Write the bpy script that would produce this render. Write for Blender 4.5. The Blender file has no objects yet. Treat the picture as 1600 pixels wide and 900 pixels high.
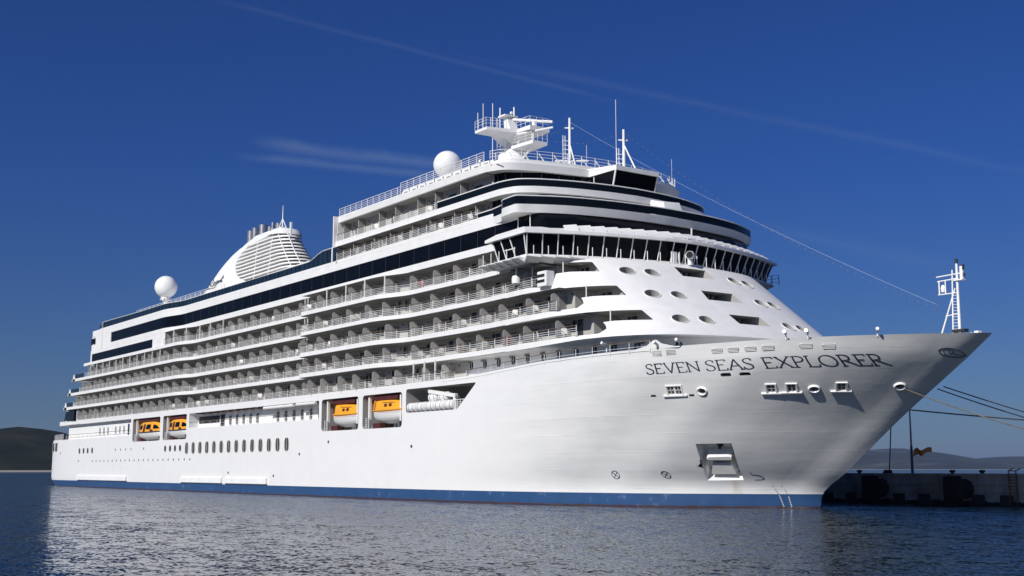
import bpy, bmesh, math, random
from mathutils import Vector, Matrix
from math import radians, sin, cos, pi, sqrt, hypot, atan2, tan

random.seed(7)
SC = bpy.context.scene
COL = SC.collection

# ------------------------------------------------------------------ camera, sky, sun, exposure
CAM = Vector((284.95, -90.70, 3.55))
cd = bpy.data.cameras.new('camera')
cd.sensor_width = 36.0
cd.lens = 43.41
cd.clip_start = 0.5
cd.clip_end = 80000
cam = bpy.data.objects.new('camera', cd)
COL.objects.link(cam)
HX, HY = -0.81825, 0.57487                     # horizontal view direction
cam.location = CAM
pt = radians(8.3447)
vd = Vector((HX * cos(pt), HY * cos(pt), sin(pt)))
cam.rotation_euler = vd.to_track_quat('-Z', 'Y').to_euler()
SC.camera = cam

SUN_EL, SUN_DX, SUN_DY = radians(34), 0.27, -1.0
saz = atan2(SUN_DX, SUN_DY)                     # from +Y towards +X
sun_dir = Vector((sin(saz) * cos(SUN_EL), cos(saz) * cos(SUN_EL), sin(SUN_EL)))

W = bpy.data.worlds.new('World')
SC.world = W
W.use_nodes = True
wn, wl = W.node_tree.nodes, W.node_tree.links
wn.clear()
sky = wn.new('ShaderNodeTexSky')
sky.sky_type = 'NISHITA'
sky.sun_disc = False
sky.sun_elevation = SUN_EL
sky.sun_rotation = saz
sky.air_density = 1.0
sky.dust_density = 0.25
sky.ozone_density = 3.0
hsv = wn.new('ShaderNodeMixRGB')                # deep, polarised blue of the photograph's sky
hsv.blend_type = 'MULTIPLY'
hsv.inputs[0].default_value = 1.0
wl.new(sky.outputs[0], hsv.inputs[1])
bg = wn.new('ShaderNodeBackground')
bg.inputs['Strength'].default_value = 0.054
wo = wn.new('ShaderNodeOutputWorld')
tcw = wn.new('ShaderNodeTexCoord')
sepw = wn.new('ShaderNodeSeparateXYZ')
wl.new(tcw.outputs['Generated'], sepw.inputs[0])
rampw = wn.new('ShaderNodeValToRGB')            # tint by height above the horizon
rampw.color_ramp.elements[0].position = 0.0
rampw.color_ramp.elements[0].color = (0.33, 0.46, 0.76, 1)
rampw.color_ramp.elements[1].position = 0.24
rampw.color_ramp.elements[1].color = (0.195, 0.435, 1.03, 1)
wl.new(sepw.outputs[2], rampw.inputs[0])
wl.new(rampw.outputs[0], hsv.inputs[2])


def wmath(op, a, b=None, c=None, clamp=False):
    n = wn.new('ShaderNodeMath')
    n.operation = op
    n.use_clamp = clamp
    for i, v in enumerate((a, b, c)):
        if v is None:
            continue
        if isinstance(v, (int, float)):
            n.inputs[i].default_value = v
        else:
            wl.new(v, n.inputs[i])
    return n.outputs[0]


def sky_ray(px, py):
    f = sqrt(1950 ** 2 - 283 ** 2)
    r = Vector((HY, -HX, 0))
    u = Vector((-HX * sin(pt), -HY * sin(pt), cos(pt)))
    return (vd * f + r * (px - 800) - u * (py - 450)).normalized()


def vdot(v):
    n = wn.new('ShaderNodeVectorMath')
    n.operation = 'DOT_PRODUCT'
    wl.new(tcw.outputs['Generated'], n.inputs[0])
    n.inputs[1].default_value = v
    return n.outputs['Value']


def contrail(a, b, width, soft, strength, scale):
    """a vapour trail: a band round a great circle of the sky, broken up by noise"""
    A, B = sky_ray(*a), sky_ray(*b)
    N = A.cross(B).normalized()
    M = (A + B).normalized()
    Tn = N.cross(M).normalized()
    half_len = A.angle(B) / 2
    nz = wn.new('ShaderNodeTexNoise')
    nz.inputs['Scale'].default_value = scale
    nz.inputs['Detail'].default_value = 5
    wl.new(tcw.outputs['Generated'], nz.inputs['Vector'])
    wob = wmath('MULTIPLY', wmath('SUBTRACT', nz.outputs[0], 0.5), width * 1.2)
    d = wmath('ABSOLUTE', wmath('ADD', vdot(N), wob))
    band = wmath('SUBTRACT', 1.0, wmath('DIVIDE', d, width), clamp=True)
    band = wmath('POWER', band, soft)
    t = wmath('ABSOLUTE', wmath('DIVIDE', vdot(Tn), half_len))
    end = wmath('MULTIPLY', wmath('SUBTRACT', 1.0, t, clamp=True), 2.5, clamp=True)
    fwd_ = wmath('GREATER_THAN', vdot(M), 0.0)
    amt = wmath('MULTIPLY', wmath('MULTIPLY', band, end), fwd_)
    br = wmath('MULTIPLY_ADD', nz.outputs[0], 1.2, 0.25)
    return wmath('MULTIPLY', wmath('MULTIPLY', amt, br), strength)


trails = [contrail((388, 222), (740, 262), 0.0075, 1.2, 0.17, 22),
          contrail((360, 242), (720, 278), 0.0055, 1.3, 0.14, 26),
          contrail((255, -22), (1010, 172), 0.0036, 1.5, 0.05, 18),
          contrail((700, 80), (1700, 290), 0.006, 1.6, 0.045, 14),
          contrail((1180, 350), (1500, 420), 0.010, 1.5, 0.05, 12)]
tot = trails[0]
for q in trails[1:]:
    tot = wmath('MAXIMUM', tot, q)
mixw = wn.new('ShaderNodeMixRGB')
wl.new(tot, mixw.inputs[0])
wl.new(hsv.outputs[0], mixw.inputs[1])
mixw.inputs[2].default_value = (6.5, 8.0, 10.0, 1)
wl.new(mixw.outputs[0], bg.inputs['Color'])
wl.new(bg.outputs[0], wo.inputs['Surface'])

sl = bpy.data.lights.new('sun', 'SUN')
sl.energy = 4.7
sl.angle = radians(0.5)
sl.color = (1.0, 0.965, 0.91)
so = bpy.data.objects.new('sun', sl)
COL.objects.link(so)
so.location = (100, -100, 200)
so.rotation_euler = (-sun_dir).to_track_quat('-Z', 'Y').to_euler()

vs = SC.view_settings
vs.view_transform = 'Standard'
vs.look = 'None'
vs.exposure = 0.0
vs.gamma = 1.0
vs.use_curve_mapping = False

# ------------------------------------------------------------------ materials
MATS = {}


def nm(name):
    m = bpy.data.materials.new(name)
    m.use_nodes = True
    n = m.node_tree.nodes
    return m, n, m.node_tree.links, n['Principled BSDF']


def mat(name, col, rough=0.5, metal=0.0, var=0.0, vscale=2.0, bump=0.0, bscale=8.0, spec=0.5):
    m, n, l, b = nm(name)
    b.inputs['Base Color'].default_value = (*col, 1)
    b.inputs['Roughness'].default_value = rough
    b.inputs['Metallic'].default_value = metal
    b.inputs['Specular IOR Level'].default_value = spec
    tc = n.new('ShaderNodeTexCoord')
    if var > 0:
        z = n.new('ShaderNodeTexNoise')
        z.inputs['Scale'].default_value = vscale
        z.inputs['Detail'].default_value = 6
        l.new(tc.outputs['Object'], z.inputs['Vector'])
        r = n.new('ShaderNodeValToRGB')
        r.color_ramp.elements[0].position = 0.3
        r.color_ramp.elements[1].position = 0.7
        r.color_ramp.elements[0].color = (*[c * (1 - var) for c in col], 1)
        r.color_ramp.elements[1].color = (*[min(1, c * (1 + var * 0.5)) for c in col], 1)
        l.new(z.outputs[0], r.inputs[0])
        l.new(r.outputs[0], b.inputs['Base Color'])
    if bump > 0:
        z2 = n.new('ShaderNodeTexNoise')
        z2.inputs['Scale'].default_value = bscale
        z2.inputs['Detail'].default_value = 4
        l.new(tc.outputs['Object'], z2.inputs['Vector'])
        bp = n.new('ShaderNodeBump')
        bp.inputs['Strength'].default_value = bump
        bp.inputs['Distance'].default_value = 0.05
        l.new(z2.outputs[0], bp.inputs['Height'])
        l.new(bp.outputs[0], b.inputs['Normal'])
    MATS[name] = m
    return m


def hull_material():
    m, n, l, b = nm('hull_paint')
    tc = n.new('ShaderNodeTexCoord')
    sx = n.new('ShaderNodeSeparateXYZ')
    l.new(tc.outputs['Object'], sx.inputs[0])

    def mth(op, a, b_=None, clamp=False):
        k = n.new('ShaderNodeMath')
        k.operation = op
        k.use_clamp = clamp
        for i, v in enumerate((a, b_)):
            if v is None:
                continue
            if isinstance(v, (int, float)):
                k.inputs[i].default_value = v
            else:
                l.new(v, k.inputs[i])
        return k.outputs[0]

    def mix(f, a, c):
        k = n.new('ShaderNodeMixRGB')
        for i, v in ((0, f), (1, a), (2, c)):
            if isinstance(v, (int, float)):
                k.inputs[i].default_value = v
            elif isinstance(v, tuple):
                k.inputs[i].default_value = (*v, 1)
            else:
                l.new(v, k.inputs[i])
        return k.outputs[0]

    # slow mottling and thin vertical run marks of weathered paint
    nz = n.new('ShaderNodeTexNoise')
    nz.inputs['Scale'].default_value = 0.35
    nz.inputs['Detail'].default_value = 8
    l.new(tc.outputs['Object'], nz.inputs['Vector'])
    mp = n.new('ShaderNodeMapping')
    mp.inputs['Scale'].default_value = (0.9, 0.9, 0.06)
    l.new(tc.outputs['Object'], mp.inputs[0])
    nr = n.new('ShaderNodeTexNoise')
    nr.inputs['Scale'].default_value = 1.0
    nr.inputs['Detail'].default_value = 5
    l.new(mp.outputs[0], nr.inputs['Vector'])
    runs = mth('MULTIPLY', mth('SUBTRACT', nr.outputs[0], 0.56, True), 1.4, True)
    white = mix(nz.outputs[0], (0.74, 0.74, 0.73), (0.80, 0.80, 0.79))
    white = mix(mth('MULTIPLY', runs, 0.35), white, (0.55, 0.53, 0.49))
    # long weld seams of the plating
    zz = mth('DIVIDE', sx.outputs[2], 1.72)
    fr = mth('ABSOLUTE', mth('SUBTRACT', mth('FRACT', zz), 0.5))
    seam = mth('GREATER_THAN', fr, 0.482)
    mp2 = n.new('ShaderNodeMapping')
    mp2.inputs['Scale'].default_value = (0.16, 0.16, 0.6)
    l.new(tc.outputs['Object'], mp2.inputs[0])
    ns = n.new('ShaderNodeTexNoise')
    ns.inputs['Scale'].default_value = 1.0
    ns.inputs['Detail'].default_value = 3
    l.new(mp2.outputs[0], ns.inputs['Vector'])
    sgate = mth('MULTIPLY', seam, mth('MULTIPLY', mth('SUBTRACT', ns.outputs[0], 0.42, True), 4.0, True))
    fwd = mth('MULTIPLY', mth('SUBTRACT', sx.outputs[0], 168.0), 0.05, True)
    sgate = mth('MULTIPLY', sgate, fwd)
    white = mix(mth('MULTIPLY', sgate, 0.85), white, (0.92, 0.92, 0.91))  # seams lightened in the colour, standing for weld beads that catch light
    # bow plates mixed towards a mottled grey
    dull = mth('MULTIPLY', mth('MULTIPLY', fwd, mth('SUBTRACT', nz.outputs[0], 0.40, True)), 1.3, True)
    white = mix(dull, white, (0.60, 0.62, 0.61))
    stk = n.new('ShaderNodeTexNoise')
    stk.inputs['Scale'].default_value = 1.0
    stk.inputs['Detail'].default_value = 6
    stk.inputs['Roughness'].default_value = 0.7
    mp3 = n.new('ShaderNodeMapping')
    mp3.inputs['Scale'].default_value = (0.10, 0.10, 1.1)
    l.new(tc.outputs['Object'], mp3.inputs[0])
    l.new(mp3.outputs[0], stk.inputs['Vector'])
    tone = mth('MULTIPLY', mth('MULTIPLY', fwd, mth('SUBTRACT', stk.outputs[0], 0.42, True)), 3.0, True)
    white = mix(mth('MULTIPLY', tone, 0.34), white, (0.46, 0.48, 0.475))
    # rust run below the anchor pocket
    sxr = mth('ABSOLUTE', mth('SUBTRACT', mth('ADD', sx.outputs[0], mth('MULTIPLY', nr.outputs[0], 1.4)), 201.6))
    rst = mth('SUBTRACT', 1.0, mth('DIVIDE', sxr, 0.8), True)
    rz = mth('MULTIPLY', mth('LESS_THAN', sx.outputs[2], 6.2), mth('MULTIPLY', rst, mth('SUBTRACT', nr.outputs[0], 0.4, True)))
    white = mix(mth('MULTIPLY', rz, 1.9, True), white, (0.36, 0.24, 0.13))
    # boot top: blue band, dark slime and red antifouling at the water
    nb = n.new('ShaderNodeTexNoise')
    nb.inputs['Scale'].default_value = 0.8
    nb.inputs['Detail'].default_value = 7
    l.new(tc.outputs['Object'], nb.inputs['Vector'])
    blue = mix(nb.outputs[0], (0.020, 0.060, 0.155), (0.036, 0.092, 0.21))
    blue = mix(mth('MULTIPLY', runs, 1.2, True), blue, (0.025, 0.05, 0.11))
    blue = mix(mth('MULTIPLY', mth('SUBTRACT', nb.outputs[0], 0.62, True), 5.0, True), blue, (0.22, 0.26, 0.33))
    band = mth('LESS_THAN', sx.outputs[2], 1.24)
    col = mix(band, white, blue)
    wl_ = mth('LESS_THAN', mth('ADD', sx.outputs[2], mth('MULTIPLY', nb.outputs[0], 0.2)), 0.2)
    col = mix(wl_, col, (0.075, 0.035, 0.028))
    # bare red on the stem edge
    l.new(col, b.inputs['Base Color'])
    b.inputs['Roughness'].default_value = 0.33
    b.inputs['Specular IOR Level'].default_value = 0.45
    # plating: seams and slight oil-canning
    vw = n.new('ShaderNodeTexNoise')
    vw.inputs['Scale'].default_value = 0.55
    vw.inputs['Detail'].default_value = 2
    l.new(tc.outputs['Object'], vw.inputs['Vector'])
    h = mth('ADD', mth('MULTIPLY', vw.outputs[0], 0.10), mth('MULTIPLY', sgate, 0.10))
    bp = n.new('ShaderNodeBump')
    bp.inputs['Strength'].default_value = 0.55
    bp.inputs['Distance'].default_value = 0.45
    l.new(h, bp.inputs['Height'])
    l.new(bp.outputs[0], b.inputs['Normal'])
    MATS['hull'] = m


def water_material():
    m, n, l, b = nm('sea_water')
    b.inputs['Base Color'].default_value = (0.003, 0.013, 0.021, 1)
    b.inputs['Roughness'].default_value = 0.07
    b.inputs['IOR'].default_value = 1.333
    b.inputs['Specular IOR Level'].default_value = 0.32
    tc = n.new('ShaderNodeTexCoord')

    def ns(scale, detail, sx=1.0, sy=1.0, rot=0.0, dist=0.0, rough=0.55):
        mp = n.new('ShaderNodeMapping')
        mp.inputs['Rotation'].default_value = (0, 0, rot)
        mp.inputs['Scale'].default_value = (sx, sy, 1)
        l.new(tc.outputs['Object'], mp.inputs[0])
        z = n.new('ShaderNodeTexNoise')
        z.inputs['Scale'].default_value = scale
        z.inputs['Detail'].default_value = detail
        z.inputs['Roughness'].default_value = rough
        z.inputs['Distortion'].default_value = dist
        l.new(mp.outputs[0], z.inputs['Vector'])
        return z.outputs['Color']

    def vm(op, a, b=None, sc=None):
        k = n.new('ShaderNodeVectorMath')
        k.operation = op
        for q, v in enumerate((a, b)):
            if v is None:
                continue
            if isinstance(v, tuple):
                k.inputs[q].default_value = v
            else:
                l.new(v, k.inputs[q])
        if sc is not None:
            k.inputs['Scale'].default_value = sc
        return k.outputs[0]

    def slope(col, amt):
        d = vm('SUBTRACT', col, (0.5, 0.5, 0.5))
        return vm('MULTIPLY', d, (amt, amt, 0.0))

    tot = vm('ADD', slope(ns(0.13, 2, 1, 1.8, 0.5), 0.30), slope(ns(0.85, 3, 1, 1.5, 0.95, 0.4), 0.80))
    tot = vm('ADD', tot, slope(ns(4.2, 3, 1, 1.3, 0.2, 0.3), 1.30))
    geo = n.new('ShaderNodeNewGeometry')
    nrm = vm('NORMALIZE', vm('ADD', geo.outputs['Normal'], tot))
    l.new(nrm, b.inputs['Normal'])
    MATS['water'] = m


def hill_material(name, c1, c2, c3, scale):
    m, n, l, b = nm(name)
    tc = n.new('ShaderNodeTexCoord')
    z = n.new('ShaderNodeTexNoise')
    z.inputs['Scale'].default_value = scale
    z.inputs['Detail'].default_value = 9
    z.inputs['Roughness'].default_value = 0.65
    l.new(tc.outputs['Object'], z.inputs['Vector'])
    r = n.new('ShaderNodeValToRGB')
    r.color_ramp.elements[0].position = 0.35
    r.color_ramp.elements[0].color = (*c1, 1)
    r.color_ramp.elements[1].position = 0.72
    r.color_ramp.elements[1].color = (*c3, 1)
    e = r.color_ramp.elements.new(0.55)
    e.color = (*c2, 1)
    l.new(z.outputs[0], r.inputs[0])
    # pale rock and shingle just above the water
    sx = n.new('ShaderNodeSeparateXYZ')
    l.new(tc.outputs['Object'], sx.inputs[0])
    k = n.new('ShaderNodeMath')
    k.operation = 'LESS_THAN'
    l.new(sx.outputs[2], k.inputs[0])
    k.inputs[1].default_value = 2.2
    mx = n.new('ShaderNodeMixRGB')
    l.new(k.outputs[0], mx.inputs[0])
    l.new(r.outputs[0], mx.inputs[1])
    mx.inputs[2].default_value = (0.30, 0.28, 0.25, 1)
    l.new(mx.outputs[0], b.inputs['Base Color'])
    b.inputs['Roughness'].default_value = 0.95
    b.inputs['Specular IOR Level'].default_value = 0.1
    MATS[name] = m


def concrete_material():
    m, n, l, b = nm('quay_concrete')
    tc = n.new('ShaderNodeTexCoord')
    z = n.new('ShaderNodeTexNoise')
    z.inputs['Scale'].default_value = 0.7
    z.inputs['Detail'].default_value = 9
    z.inputs['Roughness'].default_value = 0.7
    mp = n.new('ShaderNodeMapping')
    mp.inputs['Scale'].default_value = (1, 1, 0.35)
    l.new(tc.outputs['Object'], mp.inputs[0])
    l.new(mp.outputs[0], z.inputs['Vector'])
    r = n.new('ShaderNodeValToRGB')
    r.color_ramp.elements[0].position = 0.3
    r.color_ramp.elements[0].color = (0.15, 0.142, 0.125, 1)
    r.color_ramp.elements[1].position = 0.75
    r.color_ramp.elements[1].color = (0.48, 0.455, 0.41, 1)
    l.new(z.outputs[0], r.inputs[0])
    # weed and wet stain near the waterline
    sx = n.new('ShaderNodeSeparateXYZ')
    l.new(tc.outputs['Object'], sx.inputs[0])
    ad = n.new('ShaderNodeMath')
    ad.operation = 'MULTIPLY_ADD'
    l.new(z.outputs[0], ad.inputs[0])
    ad.inputs[1].default_value = 0.9
    l.new(sx.outputs[2], ad.inputs[2])
    k = n.new('ShaderNodeMath')
    k.operation = 'LESS_THAN'
    l.new(ad.outputs[0], k.inputs[0])
    k.inputs[1].default_value = 0.85
    mx = n.new('ShaderNodeMixRGB')
    l.new(k.outputs[0], mx.inputs[0])
    l.new(r.outputs[0], mx.inputs[1])
    mx.inputs[2].default_value = (0.016, 0.016, 0.012, 1)
    l.new(mx.outputs[0], b.inputs['Base Color'])
    b.inputs['Roughness'].default_value = 0.9
    bp = n.new('ShaderNodeBump')
    bp.inputs['Strength'].default_value = 0.5
    bp.inputs['Distance'].default_value = 0.1
    l.new(z.outputs[0], bp.inputs['Height'])
    l.new(bp.outputs[0], b.inputs['Normal'])
    MATS['concrete'] = m


hull_material()
water_material()
hill_material('hill_scrub', (0.007, 0.010, 0.006), (0.016, 0.020, 0.010), (0.040, 0.038, 0.022), 0.012)
hill_material('far_scrub', (0.014, 0.018, 0.014), (0.026, 0.030, 0.022), (0.12, 0.11, 0.09), 0.0022)
concrete_material()
mat('white', (0.79, 0.79, 0.775), 0.4, var=0.06, vscale=0.8)
mat('white_gloss', (0.82, 0.82, 0.81), 0.25, var=0.03, vscale=1.0)
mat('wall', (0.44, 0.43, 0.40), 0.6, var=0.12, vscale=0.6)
mat('panel', (0.50, 0.49, 0.47), 0.55, var=0.08, vscale=1.2)
mat('panel_dark', (0.30, 0.29, 0.275), 0.4, var=0.12, vscale=1.0)
mat('glass', (0.0035, 0.0045, 0.007), 0.08, var=0.3, vscale=0.25, spec=0.07)
mat('glass_rail', (0.005, 0.008, 0.012), 0.06, var=0.2, vscale=0.4, spec=0.1)
mat('glass_tint', (0.012, 0.024, 0.038), 0.06, var=0.35, vscale=0.7, spec=0.4)
mat('pane', (0.025, 0.030, 0.036), 0.06, var=0.4, vscale=0.9)
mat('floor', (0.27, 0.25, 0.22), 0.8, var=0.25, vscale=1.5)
mat('bounce_blue', (0.07, 0.10, 0.15), 0.7, var=0.2, vscale=1.0)
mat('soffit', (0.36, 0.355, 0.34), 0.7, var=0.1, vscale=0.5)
mat('curtain', (0.30, 0.30, 0.29), 0.7, var=0.3, vscale=2.0)
mat('dark', (0.018, 0.018, 0.018), 0.6, var=0.3)
mat('joint', (0.035, 0.037, 0.04), 0.5)
mat('charcoal', (0.06, 0.06, 0.06), 0.6, var=0.2)
mat('steel', (0.45, 0.45, 0.45), 0.35, metal=0.8, var=0.2)
mat('rail', (0.80, 0.80, 0.79), 0.4)
mat('rail_wood', (0.16, 0.12, 0.085), 0.5, var=0.2)
mat('orange', (0.82, 0.37, 0.022), 0.35, var=0.10, vscale=0.9)
mat('orange_faded', (0.80, 0.26, 0.03), 0.5, var=0.12, vscale=1.5)
mat('maroon', (0.085, 0.018, 0.016), 0.55, var=0.3, vscale=1.2)
mat('navy', (0.020, 0.035, 0.065), 0.5)
mat('letter_grey', (0.10, 0.11, 0.13), 0.6)
mat('rust', (0.22, 0.10, 0.05), 0.85, var=0.4, vscale=5)
mat('rubber', (0.016, 0.016, 0.016), 0.85, var=0.3, bump=0.4)
mat('rope', (0.20, 0.17, 0.11), 0.9, var=0.35, vscale=3)
mat('rope_dark', (0.035, 0.035, 0.04), 0.9, var=0.3, vscale=3)
mat('iron', (0.035, 0.03, 0.028), 0.7, var=0.4, vscale=4)
mat('chair_white', (0.78, 0.76, 0.71), 0.6, var=0.05)
mat('red_fabric', (0.30, 0.05, 0.045), 0.8, var=0.2, vscale=4)
mat('asphalt', (0.09, 0.09, 0.088), 0.9, var=0.3, vscale=0.6, bump=0.2)
mat('lamp_lens', (0.22, 0.25, 0.28), 0.25)


# ------------------------------------------------------------------ mesh helper
class MB:
    def __init__(self):
        self.v, self.f = [], []

    def add(self, vs, fs):
        o = len(self.v)
        self.v += [tuple(p) for p in vs]
        self.f += [tuple(i + o for i in q) for q in fs]
        return self

    def box(self, x0, x1, y0, y1, z0, z1):
        vs = [(x, y, z) for z in (z0, z1) for y in (y0, y1) for x in (x0, x1)]
        return self.add(vs, [(0, 2, 3, 1), (4, 5, 7, 6), (0, 1, 5, 4), (2, 6, 7, 3), (0, 4, 6, 2), (1, 3, 7, 5)])

    def fbox(self, fr, u0, u1, v0, v1, w0, w1):
        o, U, V, N = fr
        vs = [o + U * u + V * v + N * w for w in (w0, w1) for v in (v0, v1) for u in (u0, u1)]
        return self.add(vs, [(0, 2, 3, 1), (4, 5, 7, 6), (0, 1, 5, 4), (2, 6, 7, 3), (0, 4, 6, 2), (1, 3, 7, 5)])

    def fprism(self, fr, pts, w0, w1):
        o, U, V, N = fr
        k = len(pts)
        vs = [o + U * a + V * b + N * w for w in (w0, w1) for a, b in pts]
        fs = [tuple(range(k - 1, -1, -1)), tuple(range(k, 2 * k))]
        fs += [(i, (i + 1) % k, k + (i + 1) % k, k + i) for i in range(k)]
        return self.add(vs, fs)

    def tube(self, p, q, r, n=6, r2=None):
        p, q = Vector(p), Vector(q)
        d = (q - p)
        if d.length < 1e-6:
            return self
        d.normalize()
        a = d.orthogonal().normalized()
        b = d.cross(a)
        r2 = r if r2 is None else r2
        vs = []
        for c, rr in ((p, r), (q, r2)):
            for i in range(n):
                t = 2 * pi * i / n
                vs.append(c + a * cos(t) * rr + b * sin(t) * rr)
        fs = [(i, (i + 1) % n, n + (i + 1) % n, n + i) for i in range(n)]
        fs += [tuple(range(n - 1, -1, -1)), tuple(range(n, 2 * n))]
        return self.add(vs, fs)

    def path(self, pts, r, n=5):
        for a, b in zip(pts, pts[1:]):
            self.tube(a, b, r, n)
        return self

    def lathe(self, c, prof, n=20):
        vs, fs = [], []
        for r, z in prof:
            for i in range(n):
                t = 2 * pi * i / n
                vs.append((c[0] + r * cos(t), c[1] + r * sin(t), c[2] + z))
        m = len(prof)
        for j in range(m - 1):
            for i in range(n):
                fs.append((j * n + i, j * n + (i + 1) % n, (j + 1) * n + (i + 1) % n, (j + 1) * n + i))
        fs.append(tuple(range(n - 1, -1, -1)))
        fs.append(tuple(range((m - 1) * n, m * n)))
        return self.add(vs, fs)

    def sphere(self, c, r, n=20, sz=1.0):
        prof = [(max(1e-3, r * sin(pi * j / n)), -r * cos(pi * j / n) * sz) for j in range(n + 1)]
        return self.lathe(c, prof, n)

    def strip(self, xs, E, z0, z1, Ei=None):
        """full-width slab whose edge is y = -E(x) and +E(x)"""
        k = len(xs)
        vs, fs = [], []
        for x in xs:
            e = E(x)
            vs += [(x, -e, z0), (x, -e, z1), (x, e, z0), (x, e, z1)]
        for i in range(k - 1):
            a, b = 4 * i, 4 * i + 4
            fs += [(a, b, b + 1, a + 1), (a + 2, a + 3, b + 3, b + 2), (a + 1, b + 1, b + 3, a + 3), (a, a + 2, b + 2, b)]
        e = 4 * (k - 1)
        fs += [(0, 1, 3, 2), (e, e + 2, e + 3, e + 1)]
        return self.add(vs, fs)

    def loft2(self, bot, top):
        """closed plan outlines at two heights (lists of xyz), capped"""
        k = len(bot)
        fs = [tuple(range(k - 1, -1, -1)), tuple(range(k, 2 * k))]
        fs += [(i, (i + 1) % k, k + (i + 1) % k, k + i) for i in range(k)]
        return self.add(list(bot) + list(top), fs)

    def build(self, name, m, parent=None, smooth=False, angle=35, bevel=0):
        me = bpy.data.meshes.new(name)
        me.from_pydata(self.v, [], self.f)
        me.validate()
        bm = bmesh.new()
        bm.from_mesh(me)
        bmesh.ops.recalc_face_normals(bm, faces=bm.faces)
        if bevel:
            bmesh.ops.remove_doubles(bm, verts=bm.verts, dist=1e-4)
            bmesh.ops.bevel(bm, geom=[e for e in bm.edges if e.is_manifold and e.calc_face_angle(0) > 0.6],
                            offset=bevel, segments=2, affect='EDGES', profile=0.6)
        bm.to_mesh(me)
        bm.free()
        if smooth:
            me.shade_smooth()
            me.set_sharp_from_angle(angle=radians(angle))
        me.materials.append(MATS[m])
        o = bpy.data.objects.new(name, me)
        COL.objects.link(o)
        if parent is not None:
            put(o, parent)
        return o


def put(o, parent):
    """parent without moving: everything is modelled in world coordinates"""
    o.parent = parent
    o.matrix_parent_inverse = world_of(parent).inverted()


def world_of(o):
    m = o.matrix_basis.copy()
    if o.parent is not None:
        m = world_of(o.parent) @ o.matrix_parent_inverse @ m
    return m


def thing(name, label, cat, loc, group=None, rotz=0.0):
    o = bpy.data.objects.new(name, None)
    COL.objects.link(o)
    o.location = loc
    o.rotation_euler = (0, 0, rotz)
    o.empty_display_size = 0.5
    tag(o, label, cat, group)
    return o


def tag(o, label=None, cat=None, group=None, kind=None):
    if label:
        o['label'] = label
    if cat:
        o['category'] = cat
    if group:
        o['group'] = group
    if kind:
        o['kind'] = kind
    return o


def rrect(u0, u1, v0, v1, r, n=5):
    pts = []
    for cx, cy, a0 in ((u1 - r, v0 + r, -pi / 2), (u1 - r, v1 - r, 0), (u0 + r, v1 - r, pi / 2), (u0 + r, v0 + r, pi)):
        for i in range(n + 1):
            a = a0 + (pi / 2) * i / n
            pts.append((cx + r * cos(a), cy + r * sin(a)))
    return pts


def oval(cu, cv, ru, rv, n=24):
    return [(cu + ru * cos(2 * pi * i / n), cv + rv * sin(2 * pi * i / n)) for i in range(n)]


def round_poly(pts, r, n=4):
    out = []
    k = len(pts)
    for i in range(k):
        p = Vector(pts[i])
        a = (Vector(pts[i - 1]) - p)
        b = (Vector(pts[(i + 1) % k]) - p)
        rr = min(r, a.length * 0.45, b.length * 0.45)
        a = p + a.normalized() * rr
        b = p + b.normalized() * rr
        for j in range(n + 1):
            t = j / n
            q = a * (1 - t) ** 2 + p * 2 * t * (1 - t) + b * t * t
            out.append((q.x, q.y))
    return out


# side frame: u = +x, v = +z, normal = -y (towards the camera side)
def side(x, y, z):
    return (Vector((x, y, z)), Vector((1, 0, 0)), Vector((0, 0, 1)), Vector((0, -1, 0)))


def boolean(o, cutter):
    md = o.modifiers.new('cut', 'BOOLEAN')
    md.operation = 'DIFFERENCE'
    md.solver = 'EXACT'
    md.use_self = True
    md.material_mode = 'TRANSFER'
    md.object = cutter
    dg = bpy.context.evaluated_depsgraph_get()
    me = bpy.data.meshes.new_from_object(o.evaluated_get(dg))
    o.modifiers.remove(md)
    old = o.data
    o.data = me
    bpy.data.meshes.remove(old)
    bpy.data.objects.remove(cutter)


def pchip(pts):
    xs = [p[0] for p in pts]
    ys = [p[1] for p in pts]
    k = len(xs)
    h = [xs[i + 1] - xs[i] for i in range(k - 1)]
    d = [(ys[i + 1] - ys[i]) / h[i] for i in range(k - 1)]
    m = [d[0]] + [0 if d[i - 1] * d[i] <= 0 else 2 * d[i - 1] * d[i] / (d[i - 1] + d[i]) for i in range(1, k - 1)] + [d[-1]]

    def f(x):
        if x <= xs[0]:
            return ys[0]
        if x >= xs[-1]:
            return ys[-1]
        i = max(j for j in range(k - 1) if xs[j] <= x)
        t = (x - xs[i]) / h[i]
        return (ys[i] * (2 * t ** 3 - 3 * t * t + 1) + m[i] * h[i] * (t ** 3 - 2 * t * t + t)
                + ys[i + 1] * (-2 * t ** 3 + 3 * t * t) + m[i + 1] * h[i] * (t ** 3 - t * t))
    return f


def frange(a, b, s):
    n = max(1, int(round((b - a) / s)))
    return [a + (b - a) * i / n for i in range(n + 1)]


def smooth(a, b, x):
    t = min(1, max(0, (x - a) / (b - a)))
    return t * t * (3 - 2 * t)


# ------------------------------------------------------------------ the sea, hills, quay
def build_water():
    vs = []
    fs = []
    rings = [0.0, 6, 15, 40, 120, 400, 1500, 6000, 24000, 60000]
    n = 48
    vs.append((CAM.x, CAM.y, 0))
    for r in rings[1:]:
        for i in range(n):
            a = 2 * pi * i / n
            vs.append((CAM.x + r * cos(a), CAM.y + r * sin(a), 0))
    for i in range(n):
        fs.append((0, 1 + i, 1 + (i + 1) % n))
    for j in range(len(rings) - 2):
        for i in range(n):
            a = 1 + j * n
            fs.append((a + i, a + n + i, a + n + (i + 1) % n, a + (i + 1) % n))
    o = MB().add(vs, fs).build('sea_water', 'water')
    tag(o, kind='structure')
    return o


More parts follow.
